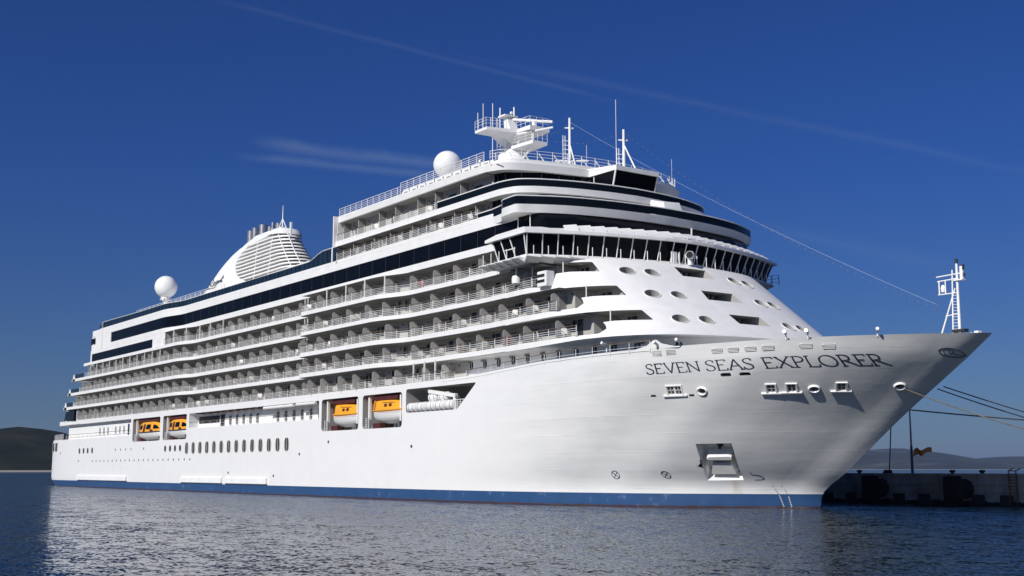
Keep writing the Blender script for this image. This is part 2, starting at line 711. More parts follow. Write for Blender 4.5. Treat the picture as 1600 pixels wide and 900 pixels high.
build_water()
RIGHT = Vector((HY, -HX, 0))
FWD = Vector((HX, HY, 0))


def ridge(name, m, dist, depth, prof, seed, relief, nx=160, ny=22, base=-1.0):
    """a range of hills: prof gives (sideways offset, height) of the crest as it runs across"""
    rnd = random.Random(seed)
    f = pchip(prof)
    x0, x1 = prof[0][0], prof[-1][0]
    ph = [(rnd.uniform(0, 6.28), rnd.uniform(0, 6.28)) for _ in range(8)]
    vs, fs = [], []
    for j in range(ny + 1):
        t = j / ny
        for i in range(nx + 1):
            s = i / nx
            u = x0 + (x1 - x0) * s
            k = sin(pi * min(1, t / 0.62) / 2) if t < 0.62 else cos(pi * (t - 0.62) / 0.38 / 2)
            w = 0
            for q, (a, b) in enumerate(ph):
                fr = 2 ** q
                w += sin(u / (x1 - x0) * 21 * fr + a + t * 3.0 * fr) * cos(t * 4.5 * fr + b) / fr ** 0.85
            z = f(u) * k * (1 + relief * w * (0.55 if t < 0.6 else 0.3)) + base * (1 - k)
            off = 0.10 * depth * sin(u / (x1 - x0) * 14 + 1.3) * (1 - t)
            p = CAM + FWD * (dist + t * depth + off) + RIGHT * u
            vs.append((p.x, p.y, z if 0 < t < 1 else base))
    for j in range(ny):
        for i in range(nx):
            a = j * (nx + 1) + i
            fs.append((a, a + 1, a + nx + 2, a + nx + 1))
    o = MB().add(vs, fs).build(name, m, smooth=True, angle=180)
    tag(o, kind='structure')
    return o


# left: a dark wooded headland about a kilometre off; right: the islands across the channel
ridge('hill', 'hill_scrub', 1500, 900,
      [(-1500, 40), (-1150, 62), (-900, 68), (-790, 69), (-760, 66), (-730, 58), (-700, 49), (-660, 38), (-600, 25), (-520, 12), (-440, 3)], 3, 0.10)
ridge('mountains', 'far_scrub', 9000, 5200,
      [(1500, 40), (2000, 150), (2500, 168), (2900, 196), (3200, 178), (3480, 176), (3640, 196), (3800, 188), (3960, 148), (4200, 104),
       (4500, 96), (4800, 118), (5200, 110), (6000, 140)], 11, 0.085, nx=420)

# ------------------------------------------------------------------ ship: shapes
SHIP = thing('cruise_ship', 'long white cruise ship with many balcony decks moored bow out along the pier', 'cruise ship', (110, 0, 0))

stem = pchip([(-2.5, 204.8), (-1, 205.3), (0, 205.9), (1.07, 206.05), (1.67, 206.6), (3.14, 208.9), (5.99, 212.6), (8.7, 216.2), (11.64, 220.3), (14.69, 224.7), (17, 228)])
Gs = pchip([(0, 0), (0.45, 0.72), (1, 1.4), (2.1, 2.5), (3.5, 4.0), (5, 5.4), (8.6, 8.3), (11.2, 9.9), (14, 11.4), (18.6, 12.9), (24.6, 14.7), (32, 15.8), (42, 16.3), (400, 16.3)])
stern_x = pchip([(-2.5, 14), (0, 8), (0.7, 5), (1.3, 2.6), (2, 0.9), (3, 0.05), (8, 0.0), (9.7, 2.4), (14, 2.5)])
# sections are S-shaped: upright at the waterline, flared in the middle, upright again at the bulwark
zeta = pchip([(-2.5, -2.5), (0, 0.0), (1.2, 0.85), (2, 1.4), (3, 2.35), (4, 3.4), (6, 5.65), (8, 7.8), (10, 10.2), (11, 11.4), (12, 12.5), (13, 13.55), (14.7, 14.7), (17, 17)])
sheer = pchip([(0, 13.62), (166, 13.62), (172, 13.75), (178, 14.05), (185, 14.4), (193, 14.56), (210, 14.66), (224.7, 14.7)])


def half(x, z):
    s = stem(z) - x
    if s <= 0:
        return 0.0
    h = Gs(max(0.0, s + (stem(zeta(z)) - stem(z)) * (1 - math.exp(-s / 3.0))))
    if x < 9:
        h *= 1 - 0.07 * (1 - max(0, x) / 9) ** 2.2
    if z < 1.5 and x < 40:
        h -= 0.9 * (1.5 - z) / 4 * (1 - x / 40)
    return h


def build_hull():
    ss = [0, 0.2, 0.45, 0.8, 1.2, 1.7, 2.3, 3.0, 3.8, 4.7, 5.8, 7, 8.2, 9.5, 11, 12.5, 14, 15.7, 17.5, 19.5, 21.5, 24, 26.5, 29, 32, 35, 38.5, 42]
    ts = [i / 14 for i in range(1, 15)]
    ts = [0.06, 0.14, 0.22, 0.3, 0.38, 0.46, 0.54, 0.62, 0.7, 0.78, 0.85, 0.91, 0.955, 0.98, 0.992, 1.0]
    nz = 30
    cols = []
    for j, s in enumerate(ss + ts):
        colm = []
        xt = (stem(14.6) - s) if j < len(ss) else (stem(14.6) - 42) * (1 - s) + stern_x(12) * s
        zt = sheer(xt)
        for i in range(nz + 1):
            z = -2.5 + (zt + 2.5) * i / nz
            if j < len(ss):
                x = stem(z) - s
            else:
                x = (stem(z) - 42) * (1 - s) + stern_x(z) * s
            colm.append((x, half(x, z) if s > 0 or j >= len(ss) else 0.0, z))
        cols.append(colm)
    mb = MB()
    n = len(cols)
    k = nz + 1
    vs = []
    for sg in (-1, 1):
        for c in cols:
            for (x, h, z) in c:
                vs.append((x, sg * h, z))
    fs = []
    for g in range(2):
        o = g * n * k
        for j in range(n - 1):
            for i in range(nz):
                a = o + j * k + i
                q = (a, a + k, a + k + 1, a + 1)
                fs.append(q if g else q[::-1])
    m_ = n * k
    for j in range(n - 1):       # bottom and deck
        fs.append((j * k, (j + 1) * k, m_ + (j + 1) * k, m_ + j * k))
        fs.append((j * k + nz, m_ + j * k + nz, m_ + (j + 1) * k + nz, (j + 1) * k + nz))
    e = (n - 1) * k
    for i in range(nz):          # transom
        fs.append((e + i, e + i + 1, m_ + e + i + 1, m_ + e + i))
    mb.add(vs, fs)
    me = bpy.data.meshes.new('hull')
    me.from_pydata(mb.v, [], mb.f)
    bm = bmesh.new()
    bm.from_mesh(me)
    bmesh.ops.remove_doubles(bm, verts=bm.verts, dist=1e-3)
    bmesh.ops.recalc_face_normals(bm, faces=bm.faces)
    bm.to_mesh(me)
    bm.free()
    me.materials.append(MATS['hull'])
    o = bpy.data.objects.new('hull', me)
    COL.objects.link(o)
    return o


def hull_frame(x, z, fn=None):
    fn = fn or half
    e = 0.15
    p = Vector((x, -fn(x, z), z))
    U = (Vector((x + e, -fn(x + e, z), z)) - Vector((x - e, -fn(x - e, z), z))).normalized()
    Vv = (Vector((x, -fn(x, z + e), z + e)) - Vector((x, -fn(x, z - e), z - e))).normalized()
    N = U.cross(Vv).normalized()
    if N.y > 0:
        N = -N
    Vv = N.cross(U).normalized()
    if Vv.z < 0:
        Vv = -Vv
    return (p, U, Vv, N)


HULL = build_hull()
HY_ = -16.3
cut = MB()
cut.box(-10, 56.4, -20, -15.45, 9.75, 12.75)                 # aft promenade
cut.box(-10, 13.0, -20, 20, 9.75, 12.75)                     # open stern deck
cut.box(-10, 8.6, -20, 20, 12.75, 16)
cutw = cut
cut = MB()
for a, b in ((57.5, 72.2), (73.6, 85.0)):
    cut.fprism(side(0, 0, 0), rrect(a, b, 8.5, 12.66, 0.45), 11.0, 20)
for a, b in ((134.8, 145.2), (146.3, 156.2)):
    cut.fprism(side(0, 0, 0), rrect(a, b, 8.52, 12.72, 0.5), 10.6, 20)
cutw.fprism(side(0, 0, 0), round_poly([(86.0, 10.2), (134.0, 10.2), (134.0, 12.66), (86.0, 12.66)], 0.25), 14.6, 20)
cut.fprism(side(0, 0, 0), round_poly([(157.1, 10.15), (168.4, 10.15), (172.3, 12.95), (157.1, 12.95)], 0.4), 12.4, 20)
# anchor pocket: four-sided, leaning with the stem
ANCH = [(198.83, 2.4), (201.85, 2.45), (203.25, 6.0), (199.95, 5.98)]


def anchor_cut(mb):
    fr = hull_frame(201.1, 4.2)
    pts = []
    for (x, z) in ANCH:
        p = Vector((x, -half(x, z), z)) - fr[0]
        pts.append((p.dot(fr[1]), p.dot(fr[2])))
    o, U, V, N = fr
    out = [o + U * (a + (a * 0.10)) + V * b + N * 1.6 for a, b in pts]
    inn = [o + U * a * 0.72 + V * (b * 0.9 - 0.0) - N * 1.5 for a, b in pts]
    mb.loft2(inn, out)
    return fr


AFR = anchor_cut(cutw)
FAIR = [(203.11, 10.55), (211.92, 10.5), (217.16, 10.63)]
for x, z in FAIR:
    cut.fprism(hull_frame(x, z), oval(0, 0, 0.36, 0.27, 16), -0.9, 0.6)
for x, z in ((200.08, 10.72), (200.83, 10.7), (208.94, 10.58), (210.46, 10.59), (213.77, 10.62)):
    cut.fprism(hull_frame(x, z), rrect(-0.30, 0.30, -0.36, 0.36, 0.05, 2), -0.6, 0.6)
for x, z in ((205.92, 11.84), (207.62, 11.82)):
    cut.fprism(hull_frame(x, z), rrect(-0.52, 0.52, -0.2, 0.2, 0.17, 4), -0.5, 0.5)
for x, z in ((198.11, 10.28), (201.94, 10.2)):
    cut.fprism(hull_frame(x, z), rrect(-0.28, 0.28, -0.13, 0.13, 0.1, 3), -0.4, 0.4)
boolean(HULL, cutw.build('cutter', 'white'))
boolean(HULL, cut.build('cutter', 'soffit'))  # recess walls cut in grey, their shade put into the colour
HULL.data.shade_smooth()
HULL.data.set_sharp_from_angle(angle=radians(24))
put(HULL, SHIP)


# decks: how far the edge of each balcony deck stands out from the centreline
def E(x):
    a = 16.9 - 1.25 * smooth(80.0, 86.5, x)
    if x >= 129.35:
        a = 17.1
    a -= 0 if x < 129.35 else 1.6 * smooth(149.5, 157.0, x)
    a += 0.7 * smooth(170, 184, x)
    return a


def E_up(x):                                                  # F6 and above keep straight amidships
    return 16.7 - 1.2 * smooth(72.0, 80.0, x)


def xs_of(a, b):
    return sorted(set([a, b] + [x for x in frange(a, b, 1.0)] + [x for x in (129.3, 129.4) if a < x < b]))


DECKS = {'d2': (15.89, 16.50, 13.3, 178.2), 'd3': (18.73, 19.36, 16.0, 178.2), 'd4': (21.67, 22.23, 18.5, 178.2), 'd5': (24.43, 25.03, 26.5, 178.2)}
for k, (z0, z1, a, b) in DECKS.items():
    o = MB().strip(xs_of(a, b), E, z0, z1).build('deck', 'white', SHIP)
    lip = MB()                                                # thin drip moulding under the fascia
    pts = [(x, -E(x) - 0.03, z0 + 0.05) for x in xs_of(a, b - 1)]
    lip.path(pts, 0.03, 4)
    lip.build('drip_rail', 'wall', o)
o = MB().strip(xs_of(42, 182), E_up, 27.29, 28.10).build('deck', 'white', SHIP)
o = MB().strip(xs_of(36, 179.0), E_up, 30.05, 31.02).build('deck', 'white', SHIP)
MB().strip(xs_of(36, 136.6), lambda x: E_up(x) - 0.05, 31.06, 31.42).strip(xs_of(136.4, 176), lambda x: E_up(x) - 0.05, 31.06, 31.5).build('fascia', 'white', o)
MB().strip(xs_of(36, 176), lambda x: E_up(x) - 0.12, 31.0, 31.08).build('shadow_gap', 'charcoal', o)

# white solid end of the upper decks aft, with its two strips of dark glass
def E_a(x):
    return E_up(x) - 0.02


aft = MB()
aft.strip(xs_of(30.2, 73.6), E_a, 25.0, 27.31)
aft.strip(xs_of(33.5, 43.0), E_a, 27.31, 30.06)
aft.strip(xs_of(31.0, 36.5), E_a, 30.06, 31.3)
aft_o = aft.build('aft_house', 'white', SHIP)
gl = MB().strip(xs_of(31.2, 67.4), lambda x: E_a(x) + 0.03, 24.98, 26.62)
gl.build('window_band', 'glass', aft_o)
# bevelled corner wing at the very stern of that house
MB().add([(28.6, -16.4, 24.2), (33, -16.9, 24.2), (33, -16.9, 24.9), (30.2, -16.6, 24.9),
          (28.6, 16.4, 24.2), (33, 16.9, 24.2), (33, 16.9, 24.9), (30.2, 16.6, 24.9)],
         [(0, 1, 2, 3), (4, 7, 6, 5), (0, 4, 5, 1), (3, 2, 6, 7), (0, 3, 7, 4), (1, 5, 6, 2)]).build('stern_wing', 'white', aft_o)
w = MB()
for x in (30.9, 32.4):
    w.fprism(side(x, -16.70, 29.2), rrect(-0.55, 0.55, -0.6, 0.6, 0.2, 3), -0.3, 0.05)
stub = MB().box(30.4, 33.5, -16.62, 16.62, 27.31, 30.05).build('stern_balcony', 'white', aft_o)
w.build('window', 'glass', aft_o)
lad = MB()
for s in (0, 0.45):
    lad.tube((37.6 + s, -16.85, 27.4), (37.6 + s, -16.85, 32.6), 0.03, 4)
for i in range(16):
    lad.tube((37.6, -16.85, 27.6 + i * 0.32), (38.05, -16.85, 27.6 + i * 0.32), 0.02, 4)
lad.build('ladder', 'rail', aft_o)

# the main dark window band (between the white decks) with joints
band = MB().strip(xs_of(42.6, 181), lambda x: E_up(x) - 0.14, 28.08, 30.07)
BAND = band.build('window_band', 'glass', SHIP)
jt = MB()
for x in frange(80, 178, 3.5):
    jt.box(x - 0.035, x + 0.035, -E_up(x) + 0.125, -E_up(x) + 0.3, 28.1, 30.05)
jt.build('joint', 'joint', BAND)

# stern steps: solid triangular bulwarks and glass rails
for (x, z0, z1, ln) in ((13.5, 15.9, 17.45, 6.5), (16.2, 18.74, 20.2, 7.5), (18.7, 21.68, 23.15, 8.5)):
    e = E(x)
    b_ = MB()
    for sg in (-1, 1):
        b_.add([(x, sg * e, z0), (x + 1.9, sg * e, z0), (x + 1.9, sg * e, z0 + 0.6), (x + 1.25, sg * e, z1), (x + 0.9, sg * e, z1),
                (x, sg * (e - 0.2), z0), (x + 1.9, sg * (e - 0.2), z0), (x + 1.9, sg * (e - 0.2), z0 + 0.6), (x + 1.25, sg * (e - 0.2), z1), (x + 0.9, sg * (e - 0.2), z1)],
               [(0, 1, 2, 3, 4), (9, 8, 7, 6, 5), (0, 5, 6, 1), (1, 6, 7, 2), (2, 7, 8, 3), (3, 8, 9, 4), (4, 9, 5, 0)])
    b_.box(x, x + 0.2, -e + 0.2, e - 0.2, z0 + 0.5, z1 - 0.1)
    sb = b_.build('stern_bulwark', 'white', SHIP)
    g = MB().box(x + 1.5, x + ln, -e + 0.06, -e + 0.10, z0 + 0.62, z1 - 0.05)
    g.build('glass_panel', 'glass_tint', sb)
# lower lounge window at the stern
MB().add([(12.0, -16.32, 13.72), (21.2, -16.86, 13.72), (21.2, -16.86, 15.7), (13.4, -16.4, 15.7),
          (12.0, -15.9, 13.72), (21.2, -15.9, 13.72), (21.2, -15.9, 15.7), (13.4, -15.9, 15.7)],
         [(0, 1, 2, 3), (7, 6, 5, 4), (0, 4, 5, 1), (3, 2, 6, 7), (0, 3, 7, 4), (1, 5, 6, 2)]).build('lounge_window', 'glass', SHIP)
MB().box(21.2, 22.2, -16.35, 16.35, 13.6, 15.9).box(11.5, 14.5, -15.8, 15.8, 13.6, 15.9).build('stern_frame', 'white', SHIP)
# pointed platform tip of the promenade roof at the stern
MB().add([(8.3, -15.7, 12.95), (13.5, -16.38, 12.8), (24, -16.38, 12.8), (24, -16.38, 13.6), (12.0, -16.38, 13.6), (8.3, -15.7, 13.15),
          (8.3, 15.7, 12.95), (13.5, 16.38, 12.8), (24, 16.38, 12.8), (24, 16.38, 13.6), (12.0, 16.38, 13.6), (8.3, 15.7, 13.15)],
         [(0, 1, 2, 3, 4, 5), (11, 10, 9, 8, 7, 6), (0, 6, 7, 1), (1, 7, 8, 2), (2, 8, 9, 3), (3, 9, 10, 4), (4, 10, 11, 5), (5, 11, 6, 0)]).build('stern_roof', 'white', SHIP)

# ------------------------------------------------------------------ cabins and balconies
ROWS = [  # name, floor, soffit, first x, last x, edge function, wall inset
    ('row1', 13.64, 15.87, 22.2, 166.0, E, 2.0),
    ('row2', 16.50, 18.71, 20.5, 190.0, E, 2.15),
    ('row3', 19.36, 21.65, 24.5, 187.0, E, 2.15),
    ('row4', 22.23, 24.41, 28.5, 184.0, E, 2.15),
    ('row5', 25.03, 27.27, 73.6, 180.5, E, 2.15),
    ('row6', 31.50, 33.43, 135.4, 171.5, lambda x: 15.4, 1.7),
    ('row7', 34.22, 36.85, 135.4, 170.8, lambda x: 14.7, 1.6)]
partitions, doors = [], []
CABIN = {}
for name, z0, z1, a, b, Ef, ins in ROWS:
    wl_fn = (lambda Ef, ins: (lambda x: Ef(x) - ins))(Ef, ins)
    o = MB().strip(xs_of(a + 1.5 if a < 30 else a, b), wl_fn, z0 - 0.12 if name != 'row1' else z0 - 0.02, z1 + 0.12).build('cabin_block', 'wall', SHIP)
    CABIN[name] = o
    MB().strip(xs_of(a, b), (lambda Ef, nm_: (lambda x: 16.2 if nm_ == 'row1' else Ef(x) - 0.14))(Ef, name), z0 + 0.002, z0 + 0.02).build('bounce_floor', 'floor', o)  # darker floor sheet added to cut the bounce inside the balconies
    MB().strip(xs_of(a, b), (lambda Ef: (lambda x: Ef(x) - 0.10))(Ef), z1 - 0.02, z1 + 0.015).build('soffit', 'soffit', o)  # grey sheet under the white slab, shade put into its colour
    x = a + 0.4
    k = 0
    while x < b - 0.8:
        e = Ef(x)
        if name in ('row6', 'row7'):
            pitch = 4.9
        else:
            pitch = 4.1 if x < 84 else 4.3 if x < 129 else 4.5 if x < 153 else 4.9
        k += 1
        jit = random.uniform(-0.12, 0.12) + (0.3 if k % 2 else -0.3)
        partitions.append((name, x + jit, e, ins, z0, z1))
        if x + pitch < b + 1:
            if name in ('row6', 'row7'):
                doors.append((name, x + jit + pitch * 0.45, Ef(x + pitch * 0.45) - ins, z0, 0.85, k))
            else:
                xd = x + jit + 1.55 + random.uniform(-0.15, 0.2)
                doors.append((name, xd, Ef(xd) - ins, z0, 0.46, k))
                if k % 3 == 0:
                    doors.append((name, x + jit + 0.55, Ef(x + jit + 0.55) - ins, z0, 0.3, k + 1))
        x += pitch


def partition_mesh(mb, dp, x, e, ins, z0, z1, name):
    """outer frosted screen with a rounded head, inner dark framed panel, post"""
    if name in ('row6', 'row7'):
        fr = (Vector((x, -e + 0.55, z0)), Vector((0, 1, 0)), Vector((0, 0, 1)), Vector((1, 0, 0)))
        dp.fbox(fr, 0.0, ins - 0.5, 0.05, z1 - z0, -0.03, 0.03)
        mb.fbox(fr, -0.05, 0.0, 0.0, z1 - z0, -0.04, 0.04)
        return
    hgt = min(1.92, z1 - z0 - 0.2)
    wo_ = ins * 0.46
    y0 = -e + 0.16
    fr = (Vector((x, y0, z0)), Vector((0, 1, 0)), Vector((0, 0, 1)), Vector((1, 0, 0)))
    head = [(0.0, 0.12), (wo_, 0.12)] + [(wo_ / 2 + wo_ / 2 * cos(t), hgt - 0.30 + 0.30 * sin(t)) for t in [pi * i / 10 for i in range(11)]]
    mb.fprism(fr, head, -0.025, 0.025)
    mb.fbox(fr, wo_, wo_ + 0.05, 0.0, z1 - z0, -0.03, 0.03)
    dp.fbox(fr, wo_ + 0.05, ins - 0.17, 0.1, z1 - z0 - 0.55, -0.02, 0.02)
    mb.fbox(fr, wo_ + 0.05, ins - 0.17, z1 - z0 - 0.55, z1 - z0 - 0.47, -0.03, 0.03)


def by_depth(p):
    return (p[1] - CAM.x) ** 2 + (p[2] + CAM.y) ** 2 + p[-2] ** 2 * 0


partitions.sort(key=lambda p: -p[1])
rest_a, rest_b = MB(), MB()
for i, (name, x, e, ins, z0, z1) in enumerate(partitions):
    if i < 98:
        A, B_ = MB(), MB()
        partition_mesh(A, B_, x, e, ins, z0, z1, name)
        A.add([v for v in B_.v], B_.f) if False else None
        oa = A.build('balcony_partition', 'panel', CABIN[name])
        ob = B_.build('balcony_panel', 'panel_dark', CABIN[name])
    else:
        partition_mesh(rest_a, rest_b, x, e, ins, z0, z1, name)
tag(rest_a.build('balcony_partition', 'panel', SHIP), kind='stuff')
tag(rest_b.build('balcony_panel', 'panel_dark', SHIP), kind='stuff')

doors.sort(key=lambda p: -p[1])
rest_d, rest_f = MB(), MB()
for i, (name, x, y, z0, hw, k) in enumerate(doors):
    lo = 0.06 if k % 2 else (0.06 if hw > 0.6 else 0.75)
    D, Fm = (MB(), None) if i < 98 else (rest_d, None)
    yy = -y
    D.box(x - hw, x + hw, yy - 0.03, yy + 0.1, z0 + lo, z0 + 1.98)
    rest_f.box(x - hw - 0.06, x - hw, yy - 0.05, yy + 0.1, z0 + lo, z0 + 2.04)
    rest_f.box(x + hw, x + hw + 0.06, yy - 0.05, yy + 0.1, z0 + lo, z0 + 2.04)
    rest_f.box(x - hw, x + hw, yy - 0.05, yy + 0.1, z0 + 1.98, z0 + 2.04)
    if i < 98:
        D.build('balcony_door', random.choice(('pane', 'pane', 'dark', 'curtain')), CABIN[name])
tag(rest_d.build('balcony_door', 'pane', SHIP), kind='stuff')
tag(rest_f.build('door_frame', 'wall', SHIP), kind='stuff')
# small round wall lamps high on the cabin walls
lm = MB()
for (name, x, e, ins, z0, z1) in partitions:
    if x > 100:
        lm.fprism(side(x + 1.0, -e + ins - 0.0, z1 - 0.45), oval(0, 0, 0.09, 0.09, 8), -0.05, 0.09)
tag(lm.build('wall_lamp', 'charcoal', SHIP), kind='stuff')


def railing(pts_fn, xs, z0, h=1.05, bars=4, post=1.3, parent=SHIP, r=0.025, top='rail_wood', pr=0.04):
    mb, tp = MB(), MB()
    zf = z0 if callable(z0) else (lambda x: z0)
    P = [Vector((x, pts_fn(x), zf(x))) for x in xs]
    for b in range(bars):
        zz = 0.16 + (h - 0.22) * b / bars
        mb.path([p + Vector((0, 0, zz)) for p in P], r, 4)
    tp.path([p + Vector((0, 0, h)) for p in P], 0.042, 5)
    L = 0
    last = -9
    for a, b in zip(P, P[1:]):
        L += (b - a).length
        if L - last >= post:
            mb.tube(a, a + Vector((0, 0, h)), pr, 4)
            last = L
    mb.tube(P[-1], P[-1] + Vector((0, 0, h)), pr, 4)
    o = mb.build('railing', 'rail', parent)
    tp.build('handrail', top, o)
    return o


def rx(a, b):
    return sorted(set(frange(a, b, 0.65) + [x for x in (129.3, 129.4) if a < x < b]))


railing(lambda x: -16.3 + 0.09, rx(22.3, 165.5), 13.62, post=2.0)
railing(lambda x: -E(x) + 0.08, rx(20.0, 189.8), 16.50, post=2.0)
railing(lambda x: -E(x) + 0.08, rx(24.0, 186.6), 19.36, post=2.0)
railing(lambda x: -E(x) + 0.08, rx(27.0, 183.6), 22.23, post=2.0)
railing(lambda x: -E(x) + 0.08, rx(73.7, 178.0), 25.03, post=2.0)
railing(lambda x: -15.42, rx(136.6, 171.0), 31.5, post=1.6)
railing(lambda x: -14.82, rx(135.3, 161.5), 34.22, post=1.6)
# white posts that stand full height at the deck edge
ps = MB()
for x in frange(31, 72, 4.1):
    ps.box(x - 0.07, x + 0.07, -E(x) + 0.05, -E(x) + 0.2, 22.2, 24.5)
for x in (74.2, 78.5, 83, 87.4, 92, 97.5, 137, 142.5, 147.6, 152):
    ps.box(x - 0.08, x + 0.08, -E(x) + 0.05, -E(x) + 0.2, 25.0, 27.35)
for x in (158.5, 161.0, 163.4):
    ps.box(x - 0.07, x + 0.07, -16.2, -16.05, 13.6, 16.0)
for x in (127.4, 128.3):
    for z in (16.45, 19.3, 22.2, 25.0):
        ps.box(x - 0.06, x + 0.06, -15.6, -15.45, z, z + 2.4)
ps.build('deck_post', 'white', SHIP)
# end wall of the forward upper block
MB().box(135.0, 135.3, -15.45, 15.45, 31.4, 33.5).box(135.0, 135.3, -14.75, 14.75, 34.2, 36.9).box(135.0, 135.25, -15.3, -14.4, 31.4, 37.8).build('block_end', 'white', SHIP)

# ------------------------------------------------------------------ promenade decks in the hull
# forward promenade wall under the overhang, with portholes
fx = [(158, 13.2), (184, 13.2), (190, 12.9), (194, 11.6), (197, 9.0), (199.0, 6.0), (199.8, 3), (200.0, 0)]
fy = pchip([(a, b) for a, b in fx])
pw = MB()
pts = [(x, -y) for x, y in [(t, fy(t)) for t in frange(158, 200.0, 0.6)]]
bot = [(x, y, 13.0) for x, y in pts] + [(x, -y, 13.0) for x, y in reversed(pts[:-1])]
top = [(x, y, 16.25) for x, y, _ in bot]
PW = pw.loft2(bot, top).build('promenade_wall', 'white', SHIP, smooth=True, angle=30)
for i, x in enumerate([163.8, 166.6, 169.4, 172.15, 174.95, 177.7, 180.5, 183.25, 186.05, 188.8, 191.4, 193.8, 196.9]):
    fr = hull_frame(x, 15.28, lambda x, z: fy(x))
    o = MB()
    o.fprism(fr, oval(0, 0, 0.46, 0.62, 24), -0.15, 0.035)
    f_ = o.build('porthole', 'rail', PW, smooth=True, angle=30)
    q = MB()
    q.fprism(fr, [(p[0] - 0.0, p[1]) for p in oval(-0.0, 0, 0.38, 0.54, 24) if p[0] <= 0.0 or True], -0.1, 0.045)
    q.build('pane', 'pane', f_)
    MB().fbox(fr, -0.03, 0.03, -0.54, 0.54, 0.0, 0.06).build('mullion', 'rail', f_)
fl_ = MB()
fxs = frange(157.5, 198.5, 1.0)
vs = []
for x in fxs:
    vs += [(x, -half(x, sheer(x)) + 0.25, sheer(x) + 0.012), (x, -fy(x) + 0.05, sheer(x) + 0.012)]
fl_.add(vs, [(2 * i, 2 * i + 2, 2 * i + 3, 2 * i + 1) for i in range(len(fxs) - 1)])
fl_.build('bounce_floor', 'bounce_blue', PW)  # unseen blue sheet added to bounce blue onto the promenade wall
# ceiling boxes under the overhang
lb = MB()
for x in frange(163, 194, 2.75):
    lb.box(x, x + 0.7, -fy(x) - 0.12, -fy(x), 15.62, 15.74)
lb.build('lamp_strip', 'letter_grey', PW)
railing(lambda x: -half(x, sheer(x)) - 0.03, frange(165.5, 199.2, 0.6), lambda x: sheer(x) - 0.35, h=1.35 - 0.3, bars=2, post=2.4, parent=HULL, r=0.018, pr=0.03)
# fairing where the bulwark starts
fa = MB()
fr = hull_frame(199.8, 14.6)
fa.fprism(fr, [(-3.2, -0.1), (-2.2, 0.02), (-1.0, 0.25), (-0.1, 0.72), (0.1, 0.72), (0.6, 0.35), (1.5, 0.12), (2.6, -0.1)], -0.25, -0.02)
fa.build('bulwark_fairing', 'white', HULL)

# promenade windows amidships and aft
PWIN = [(99.6 + i * 2.62, -14.6, 11.15) for i in range(5)] + [(117.4 + i * 2.7, -14.6, 11.1) for i in range(6)]
for (x, y, z) in PWIN:
    fr = side(x, y, z)
    f_ = MB().fprism(fr, rrect(-0.6, 0.6, -0.88, 0.88, 0.55, 6), -0.1, 0.05).build('window', 'rail', HULL)
    MB().fprism(fr, rrect(-0.5, 0.5, -0.78, 0.78, 0.46, 6), -0.05, 0.07).build('pane', 'curtain', f_)
    MB().fbox(fr, -0.34, -0.16, -0.7, 0.7, 0.0, 0.09).fbox(fr, 0.1, 0.34, -0.72, 0.72, 0.0, 0.09).build('dark_pane', 'dark', f_)
for x in (35.0, 37.6, 40.2, 45.0, 47.5, 50.0):
    fr = side(x, -15.45, 11.0)
    f_ = MB().fprism(fr, rrect(-0.62, 0.62, -0.85, 0.85, 0.55, 6), -0.1, 0.04).build('window', 'rail', HULL)
    MB().fprism(fr, rrect(-0.5, 0.5, -0.75, 0.75, 0.45, 6), -0.05, 0.06).build('pane', 'curtain', f_)
MB().fprism(side(52.6, -15.45, 11.0), rrect(-0.45, 0.45, -1.1, 1.0, 0.2, 3), -0.1, 0.05).build('door', 'pane', HULL)
MB().box(86.3, 95.0, -14.68, -14.5, 11.0, 12.1).box(95.6, 97.2, -14.68, -14.5, 10.3, 12.2).build('opening', 'dark', HULL)
railing(lambda x: -16.22, frange(86, 134, 1.0), 10.2, h=1.0, bars=2, post=2.6, parent=HULL, r=0.02, pr=0.028)
railing(lambda x: -15.62 - 0.6, frange(14, 56, 1.0), 9.75, h=0.95, bars=2, post=2.6, parent=HULL, r=0.018, pr=0.026)
sr = railing(lambda x: -15.3 - 0.1 * x, frange(3, 13, 0.8), 9.72, h=1.15, bars=4, post=1.3, parent=HULL, r=0.03, pr=0.05, top='rail')
# soffit beams of the promenade
bm_ = MB()
for x in frange(88, 133, 2.9):
    bm_.box(x, x + 1.5, -16.0, -14.7, 12.5, 12.68)
bm_.build('soffit_beam', 'maroon', HULL)
MB().tube((116, -16.25, 12.35), (126, -16.25, 12.35), 0.22, 8).tube((127, -16.3, 12.4), (133, -16.3, 12.4), 0.2, 8).build('boom', 'white', HULL)
# cabin windows low in the hull
for i in range(14):
    x = 85.4 + i * 2.98
    fr = side(x, HY_, 7.0)
    f_ = MB().fprism(fr, rrect(-0.78, 0.78, -1.0, 1.0, 0.74, 8), -0.1, 0.035).build('window', 'wall', HULL, smooth=True)
    MB().fprism(fr, rrect(-0.66, 0.66, -0.9, 0.9, 0.62, 8), -0.05, 0.055).build('pane', 'curtain', f_)
    MB().fbox(fr, -0.45, -0.15, -0.84, 0.84, 0.0, 0.075).fbox(fr, 0.12, 0.5, -0.82, 0.82, 0.0, 0.075).build('dark_pane', 'dark', f_)
for x in (75.2, 77.6, 80.0, 82.4):
    fr = side(x, HY_, 7.05)
    f_ = MB().fprism(fr, rrect(-0.5, 0.5, -0.58, 0.58, 0.48, 6), -0.1, 0.04).build('porthole', 'wall', HULL)
    MB().fprism(fr, rrect(-0.4, 0.4, -0.48, 0.48, 0.38, 6), -0.05, 0.06).build('pane', 'dark', f_)
